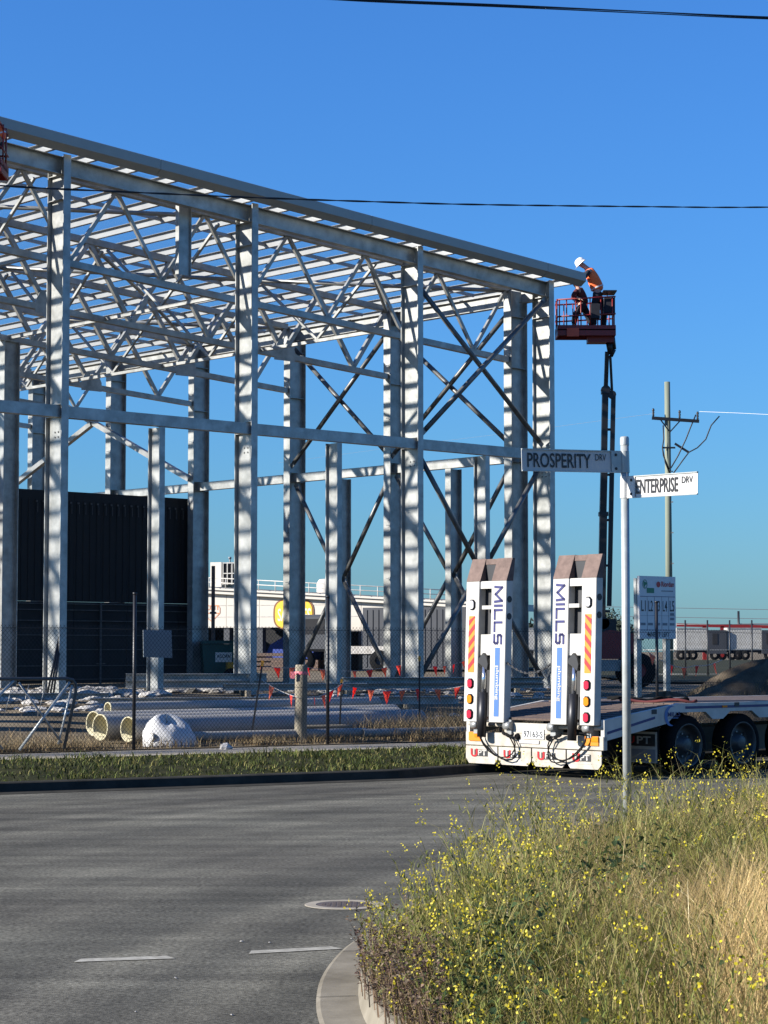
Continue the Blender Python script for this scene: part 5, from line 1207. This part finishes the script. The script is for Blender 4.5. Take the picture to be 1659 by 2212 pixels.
# second mesh fence across the far yard
o = thing('yard_fence', (at(1500, 1440, 75).x, 75, .74), 'far yard mesh fence with thin posts before the white trailers', 'fence')
for k in range(9):
    x = at(1385 + k*48, 1440, 75).x; mb = MB(); mb.tube((x, 75, .5), (x, 75, 2.75), .028, 8); mb.build('post', M['black_steel'], o, local=False)
mb = MB(); x0, x1 = at(1385, 1440, 75).x, at(1385 + 8*48, 1440, 75).x
for z in (.85, 1.7, 2.6): mb.tube((x0, 75, z), (x1, 75, z), .012, 5)
mb.build('rail', M['galv_dull'], o, local=False)
# low bank + far trees
def tree(px, Y, h, wdt, lab, seed):
    c = at(px, 1400, Y); c.z = .74; r_ = np.random.default_rng(seed); o = thing('far_tree', c, lab, 'tree', 'far trees')
    mb = MB(); mb.tube((0, 0, 0), (0, 0, h*.6), .25, 8, .1)
    for k in range(5): a = 2*math.pi*k/5; mb.tube((0, 0, h*.35), (math.cos(a)*wdt*.35, math.sin(a)*wdt*.35, h*.75), .1, 5, .03)
    mb.build('trunk', M['timber'], o)
    n = 1500; ctr = r_.normal(size=(14, 3))*[wdt*.26, wdt*.26, h*.13] + [0, 0, h*.72]; P = ctr[r_.integers(0, 14, n)] + r_.normal(size=(n, 3))*[wdt*.11, wdt*.11, h*.08]
    D1 = r_.normal(size=(n, 3))*.28; D2 = r_.normal(size=(n, 3))*.28
    vs = np.concatenate([P, P + D1, P + D2], 1).reshape(-1, 3); cr = np_mesh('crown', vs, np.arange(3*n).reshape(-1, 3), M['tree']); cr.parent = o
for i, (px, Y, h, wd_) in enumerate(((1308, 300, 6.6, 5.5), (1327, 310, 5.6, 5.5), (1344, 320, 5.0, 5), (1148, 290, 4.6, 5), (1290, 330, 5.4, 5))):
    tree(px, Y, h, wd_, ['far dark tree just right of the boom, tallest', 'far dark tree between the boom and the sign post', 'far dark tree touching the left of the sign post', 'far dark tree seen between the raised ramps', 'far dark tree behind the foot of the boom'][i], 40 + i)

# ================================================================== VEGETATION
def blades(base, h, wdt, lean, az, rgb, jit=.18, seg=3, curl=1.0):
    """tapered ribbons: base (N,3); returns verts, tris, colours"""
    N = len(base); T_ = np.linspace(0, 1, seg + 1)
    d = np.c_[np.cos(az), np.sin(az), np.zeros(N)]; fa = rng.uniform(0, 2*np.pi, N); sdv = np.c_[np.cos(fa), np.sin(fa), np.zeros(N)]
    V = []
    for i, t in enumerate(T_):
        p = base + np.c_[np.zeros((N, 2)), (h*t*(1 - .25*lean*t**2))] + d*(lean*h*(t**(1 + curl)))[:, None]
        if i < seg: V += [p - sdv*(wdt*(1 - .75*t)/2)[:, None], p + sdv*(wdt*(1 - .75*t)/2)[:, None]]
        else: V += [p]
    k = 2*seg + 1; V = np.stack(V, 1).reshape(-1, 3)
    f = []
    for i in range(seg - 1): f += [(2*i, 2*i+1, 2*i+3), (2*i, 2*i+3, 2*i+2)]
    f += [(2*seg-2, 2*seg-1, 2*seg)]
    f = np.array(f); Fc = (np.arange(N)[:, None, None]*k + f[None]).reshape(-1, 3)
    c = np.clip(rgb*GAIN*(1 + rng.normal(0, jit, (N, 1))) , .004, 1); C = np.repeat(c, k, 0)
    return V, Fc, C
GAIN = np.array([1.0, 1.0, 1.0])
def join(parts):
    vs, fs, cs, n = [], [], [], 0
    for v, f, c in parts: vs.append(v); fs.append(f + n); cs.append(c); n += len(v)
    return np.concatenate(vs), np.concatenate(fs), np.concatenate(cs)
def pal(N, *cols_):
    c = np.array(cols_); a = rng.integers(0, len(c), N); b_ = rng.integers(0, len(c), N); t = rng.random((N, 1)); return c[a]*t + c[b_]*(1 - t)
# verge turf across the road
def verge_pts(N):
    i = rng.integers(4, nk - 14, N); t = rng.random(N); s_ = rng.random(N)
    A = np.array([[p.x + n_.x*.17, p.y + n_.y*.17] for p, n_ in zip(Kp, kn)]); a = A[i]*(1 - t)[:, None] + A[i+1]*t[:, None]
    FNa = np.array(FN); dd = np.maximum(.05, -1.54 - (a - np.array(FO)) @ FNa); q_ = a + FNa*(dd*s_)[:, None]
    return np.c_[q_, .112 + .05*s_ + .03*np.sin(np.pi*s_) - .01]
N = 190000; b_ = verge_pts(N); ok = (b_[:, 0] > -9) & (b_[:, 0] < 9) & (rng.random(N) < np.clip(.75 + .9*np.sin(b_[:, 0]*2.1 + 1.5*np.sin(b_[:, 1]*3))*np.sin(b_[:, 1]*3.7 + b_[:, 0]*1.3), .22, 1)); b_ = b_[ok]; N = len(b_)
clump = np.sin(b_[:, 0]*3.1 + 2*np.sin(b_[:, 1]*2.3))*np.sin(b_[:, 1]*4.1 + b_[:, 0]) ; hh = .03 + .06*np.clip(clump + .2, 0, 1.2) + rng.random(N)**2*.06
v, f, c = blades(b_, hh, np.full(N, .018), rng.uniform(.2, 1.1, N), rng.uniform(0, 6.28, N), pal(N, (.055, .072, .014), (.09, .105, .024), (.19, .165, .055), (.018, .028, .006), (.024, .034, .008)), jit=.4, seg=2)
o = np_mesh('verge_turf', v, f, M['veg'], c); tag(o, 'short green turf on the verge between far kerb and footpath', 'grass', kind='stuff')
# dry weeds behind the fence
N = 42000; t_ = rng.uniform(-3, 16, N); n_ = .15 + rng.random(N)**1.6*3.2; keep = rng.random(N) < (.25 + .75*((np.sin(t_*1.7) + np.sin(t_*.6 + 2)) > -.1)); keep &= (t_ > 6.5) | (n_ < .8) | (rng.random(N) < .3); t_, n_ = t_[keep], n_[keep]; N = len(t_)
P = np.array(FO)[None] + np.outer(t_, np.array(FD)) + np.outer(n_, np.array(FN)); z = np.array([gz(x, y) for x, y in P])
hh = rng.uniform(.06, .26, N)*np.where((t_ > 7) & (n_ > .4), 2.1, 1.0)
v, f, c = blades(np.c_[P, z - .02], hh, np.full(N, .011), rng.uniform(.1, .8, N), rng.uniform(0, 6.28, N), pal(N, (.24, .17, .09), (.16, .11, .06), (.33, .26, .15), (.10, .085, .045)), seg=2)
o = np_mesh('dry_weeds', v, f, M['veg'], c); tag(o, 'dry brown weeds growing behind the chain link fence', 'weeds', kind='stuff')
# weeds on the mounds and far bank
N = 9000; P = np.c_[rng.uniform(3.6, 12, N), rng.uniform(39.4, 44.5, N)]
def moundz(x, y):
    r1 = min(1, math.hypot((x - 7.9)/4.2, (y - 42.0 - .25*(x - 7.9))/2.4)); r2 = min(1, math.hypot((x - 5.4)/1.9, (y - 41.0 - .2*(x - 5.4))/1.2)); return gz(x, y) - .05 + max(1.12*(.5 + .5*math.cos(math.pi*r1)), .5*(.5 + .5*math.cos(math.pi*r2)))
z = np.array([moundz(x, y) for x, y in P])
v, f, c = blades(np.c_[P, z - .03], rng.uniform(.05, .18, N), np.full(N, .016), rng.uniform(.1, .8, N), rng.uniform(0, 6.28, N), pal(N, (.15, .12, .07), (.09, .075, .04), (.20, .16, .09)), seg=2)
o = np_mesh('mound_weeds', v, f, M['veg'], c); tag(o, 'dry weeds growing over the soil mounds behind the trailer', 'weeds', kind='stuff')

GAIN = np.array([1.30, 1.26, 1.10])
# near corner: dry grass, wild mustard, broad leaved weeds
Ea = np.array([[p.x, p.y] for p in Ep]); Ena = np.array([[n.x, n.y] for n in En])
def kerb_dist(P):
    dv = P[:, None, :] - Ea[None]; d2 = (dv**2).sum(2); i = d2.argmin(1); sg = -(dv[np.arange(len(P)), i]*Ena[i]).sum(1); return sg
def ground_near(d): x = np.clip((d - .33)/2.2, 0, 1); return .10 + .20*x*x*(3 - 2*x)
def scatter(N, y0, y1, dmin=.27, xoff=0.0):
    Y = np.sqrt(rng.uniform(y0**2, y1**2, N)); X = rng.uniform(-.05, .205, N)*Y; P = np.c_[X, Y]; d_ = kerb_dist(P); ok = (d_ > dmin) & (d_ < 8); return P[ok], d_[ok]
def nz(P, s, ph): return np.sin(P[:, 0]*s + 1.7*np.sin(P[:, 1]*s*.7 + ph) + ph)*np.sin(P[:, 1]*s*.9 + 1.3*np.sin(P[:, 0]*s*.8 - ph) + 2*ph)
def pxy(P, z=.5):   # where a plant of height z stands in the frame, as (column, row) shares
    return P[:, 0]/P[:, 1], (HC - z)/P[:, 1]
parts = []
# fine dry grass, denser and blonder in patches
P, d_ = scatter(230000, 5.6, 22); a_, r_ = pxy(P)
blond = np.clip(1.2*np.exp(-(((a_ - .172)/.030)**2 + ((P[:, 1] - 8.8)/1.6)**2)) + .9*np.exp(-(((a_ - .065)/.030)**2 + ((P[:, 1] - 13.6)/1.3)**2)) + .35*nz(P, 1.3, .4) + .3*nz(P, 3.1, 1.2) - .12, 0, 1)
keep = rng.random(len(P)) < (.48 + .52*blond); P, d_, blond = P[keep], d_[keep], blond[keep]; N = len(P)
edge = np.clip((d_ - .15)/.9, .3, 1)
hh = (rng.uniform(.16, .46, N) + .14*blond + .10*(P[:, 1] > 12.5))*edge
cb = pal(N, (.42, .31, .15), (.52, .40, .21), (.33, .23, .11)); cd_ = pal(N, (.27, .20, .10), (.14, .11, .055), (.40, .31, .17), (.07, .055, .028)); cc = cb*blond[:, None] + cd_*(1 - blond[:, None])
parts.append(blades(np.c_[P, ground_near(d_) - .02], hh, rng.uniform(.003, .0055, N), rng.uniform(.1, 1.1, N), rng.normal(-.3, 1.5, N), cc, seg=3))
o = np_mesh('dry_grass', *join(parts)[:2], M['veg'], join(parts)[2]); tag(o, 'tall blond dry grass on the near corner around the street sign', 'grass', kind='stuff')
# green and olive grass
P, d_ = scatter(130000, 5.6, 22); g_ = np.clip(.50 + .8*nz(P, 1.7, 1.9) + .5*np.exp(-(((P[:, 0]/P[:, 1] - .05)/.04)**2 + ((P[:, 1] - 9.5)/2)**2)) - .5*np.exp(-(((P[:, 0]/P[:, 1] - .172)/.03)**2 + ((P[:, 1] - 8.8)/1.5)**2)), .12, 1)
keep = rng.random(len(P)) < g_; P, d_ = P[keep], d_[keep]; N = len(P); edge = np.clip((d_ - .15)/.8, .3, 1)
v, f, c = blades(np.c_[P, ground_near(d_) - .02], rng.uniform(.16, .46, N)*edge*(1 + .25*((P[:, 1] > 12) & (d_ < 2.2))), rng.uniform(.004, .009, N), rng.uniform(.1, .9, N), rng.uniform(0, 6.28, N), pal(N, (.095, .105, .020), (.155, .155, .038), (.055, .066, .014), (.20, .18, .055)), seg=3)
o = np_mesh('green_grass', v, f, M['veg'], c); tag(o, 'olive green grass mixed through the dry grass on the near corner', 'grass', kind='stuff')
# broad leaves low in the middle
def leaves(P, z, size, rgb):
    N = len(P); az = rng.uniform(0, 6.28, N); tl = rng.uniform(-.2, .9, N); L = size*rng.uniform(.6, 1.3, N); w_ = L*.32
    d = np.c_[np.cos(az)*np.cos(tl), np.sin(az)*np.cos(tl), np.sin(tl)]; s_ = np.c_[-np.sin(az), np.cos(az), rng.normal(0, .3, N)]; b0 = np.c_[P, z]
    mid = b0 + d*(L*.5)[:, None]; up = np.c_[np.zeros((N, 2)), np.ones(N)]
    V = np.stack([b0, mid + s_*w_[:, None] + up*(w_*.35)[:, None], b0 + d*L[:, None] - up*(L*.15)[:, None], mid - s_*w_[:, None] + up*(w_*.35)[:, None]], 1).reshape(-1, 3)
    f = np.array([(0, 1, 2), (0, 2, 3)]); Fc = (np.arange(N)[:, None, None]*4 + f[None]).reshape(-1, 3)
    C = np.repeat(np.clip(rgb*(1 + rng.normal(0, .22, (N, 1))), .004, 1), 4, 0); return V, Fc, C
P, d_ = scatter(60000, 5.6, 17, .38); a_ = P[:, 0]/P[:, 1]
lf = np.clip(.75*np.exp(-(((a_ - .050)/.024)**2 + ((P[:, 1] - 9.3)/1.2)**2)) + .25*np.exp(-(((a_ - .10)/.03)**2 + ((P[:, 1] - 11.5)/1.2)**2)) + .12*np.clip(nz(P, 2.1, .9), 0, 1), 0, 1)
keep = rng.random(len(P)) < lf; P, d_ = P[keep], d_[keep]; N = len(P); edge = np.clip((d_ - .1)/.8, .25, 1)
o = np_mesh('broadleaf_weeds', *(lambda r: (r[0], r[1], M['veg'], r[2]))(leaves(P, ground_near(d_) + rng.random(N)*.40*edge, .048, pal(N, (.035, .06, .02), (.055, .095, .035), (.03, .055, .02), (.08, .11, .04))))); tag(o, 'dark green broad leaved weeds low in the middle of the near corner', 'weeds', kind='stuff')
# wild mustard: thin branching stems with heads of four petalled flowers
def mustard(N, y0, y1, dens=None, hmul=1.0, dmin=.24):
    P, d_ = scatter(N, y0, y1, dmin); 
    if dens is not None: k = rng.random(len(P)) < dens(P, d_); P, d_ = P[k], d_[k]
    return P, d_
P, d_ = mustard(3400, 5.6, 19.5, lambda P, d: np.clip(.30 + .6*nz(P, 1.1, 2.6) + .55*(d < 1.3), .08, 1)*np.where(P[:, 1] > 13.5, .40, 1)); N = len(P); z0 = ground_near(d_) - .02
edge = np.clip((d_ + .1)/.9, .5, 1); H = rng.uniform(.36, .76, N)*edge*np.where((P[:, 1] > 12) & (P[:, 1] < 16) & (d_ < 1.8), 1.18, 1); az = np.where(d_ < 1.5, rng.normal(math.pi, .9, N), rng.uniform(0, 6.28, N)); ln_ = rng.uniform(.1, .55, N)
stem = [blades(np.c_[P, z0], H, np.full(N, .006), ln_, az, pal(N, (.12, .12, .045), (.20, .17, .08), (.09, .09, .03), (.26, .21, .12)), seg=3)]
tips = [np.c_[P, z0] + np.c_[np.zeros((N, 2)), H*(1 - .25*ln_)] + np.c_[np.cos(az), np.sin(az), np.zeros(N)]*(ln_*H)[:, None]]
for br in range(4):
    t = rng.uniform(.35, .85, N); p = np.c_[P, z0] + np.c_[np.zeros((N, 2)), H*t*(1 - .25*ln_*t**2)] + np.c_[np.cos(az), np.sin(az), np.zeros(N)]*(ln_*H*t**2)[:, None]
    h2 = H*rng.uniform(.18, .42, N); a2 = rng.uniform(0, 6.28, N); l2 = rng.uniform(.5, 1.2, N)
    stem.append(blades(p, h2, np.full(N, .004), l2, a2, pal(N, (.12, .13, .04), (.20, .18, .07)), seg=2)); tips.append(p + np.c_[np.zeros((N, 2)), h2*(1 - .25*l2)] + np.c_[np.cos(a2), np.sin(a2), np.zeros(N)]*(l2*h2)[:, None])
# slender pods and small leaves along the stems
for k in range(10):
    t = rng.uniform(.15, .9, N); p = np.c_[P, z0] + np.c_[np.zeros((N, 2)), H*t*(1 - .25*ln_*t**2)] + np.c_[np.cos(az), np.sin(az), np.zeros(N)]*(ln_*H*t**2)[:, None]
    a2 = rng.uniform(0, 6.28, N); stem.append(blades(p, rng.uniform(.02, .06, N), rng.uniform(.004, .010, N), rng.uniform(.6, 2.0, N), a2, pal(N, (.10, .12, .03), (.16, .16, .05), (.07, .095, .025)), seg=2))
o = np_mesh('mustard_stems', *join(stem)[:2], M['veg'], join(stem)[2]); tag(o, 'thin branching wild mustard stems standing above the near grass', 'weeds', kind='stuff')
tp = np.concatenate(tips); tp = tp[rng.random(len(tp)) < np.clip(.05 + .24*np.clip(nz(tp, 2.3, .7) + .25, 0, 1) + .14*(kerb_dist(tp[:, :2]) < 1.1), 0, 1)]; N = len(tp); V = []; Fc = []; C = []; n0 = 0
K_ = 8; ctr = tp[:, None, :] + rng.normal(0, 1, (N, K_, 3))*[.014, .014, .016]; ctr = ctr.reshape(-1, 3); ctr = ctr[rng.random(len(ctr)) < .75]; n = len(ctr)
u1 = rng.normal(size=(n, 3)); u1 /= np.linalg.norm(u1, axis=1)[:, None]; u2 = np.cross(u1, rng.normal(size=(n, 3))); u2 /= np.linalg.norm(u2, axis=1)[:, None]; sz = rng.uniform(.0045, .0082, n)[:, None]
V = np.stack([ctr + u1*sz, ctr + u2*sz, ctr - u1*sz, ctr - u2*sz], 1).reshape(-1, 3); Fc = (np.arange(n)[:, None, None]*4 + np.array([(0, 1, 2), (0, 2, 3)])[None]).reshape(-1, 3)
C = np.repeat(pal(n, (.60, .49, .03), (.66, .57, .09), (.48, .39, .02)), 4, 0)
o = np_mesh('mustard_flowers', V, Fc, M['petal'], C); tag(o, 'small yellow wild mustard flowers scattered over the near grass', 'flowers', kind='stuff')
# purple brown seeding stems hanging over the corner kerb
P, d_ = scatter(8000, 6.0, 11.0, .20); k = (P[:, 0]/P[:, 1] < .035) & (rng.random(len(P)) < np.clip(1.1 - d_*.55, .05, 1)*.55*np.clip((11.0 - P[:, 1])/1.5, 0, 1)); P, d_ = P[k], d_[k]; N = len(P); z0 = ground_near(d_) - .02
H = rng.uniform(.12, .40, N); az = rng.normal(math.pi, .8, N); ln_ = rng.uniform(.1, .4, N)
parts = [blades(np.c_[P, z0], H, np.full(N, .006), ln_, az, pal(N, (.13, .085, .06), (.10, .07, .05)), seg=3)]
for k in range(16):
    t = rng.uniform(.3, 1, N); p = np.c_[P, z0] + np.c_[np.zeros((N, 2)), H*t*(1 - .25*ln_*t**2)] + np.c_[np.cos(az), np.sin(az), np.zeros(N)]*(ln_*H*t**2)[:, None]
    parts.append(leaves(p[:, :2], p[:, 2], .020, pal(N, (.11, .065, .055), (.17, .115, .075), (.075, .05, .04), (.24, .19, .12))))
o = np_mesh('brown_seed_weeds', *join(parts)[:2], M['veg'], join(parts)[2]); tag(o, 'purple brown seeding weeds spilling over the corner kerb', 'weeds', kind='stuff')
# pale dead stalks
P, d_ = scatter(1400, 8.6, 18, .7); N = len(P)
v, f, c = blades(np.c_[P, ground_near(d_)], rng.uniform(.25, .52, N), np.full(N, .0045), rng.uniform(.4, 1.4, N), rng.uniform(0, 6.28, N), pal(N, (.50, .42, .28), (.60, .53, .38)), seg=3, curl=.6)
o = np_mesh('dead_stalks', v, f, M['veg'], c); tag(o, 'pale bent dead stalks scattered through the near grass', 'stalks', kind='stuff')
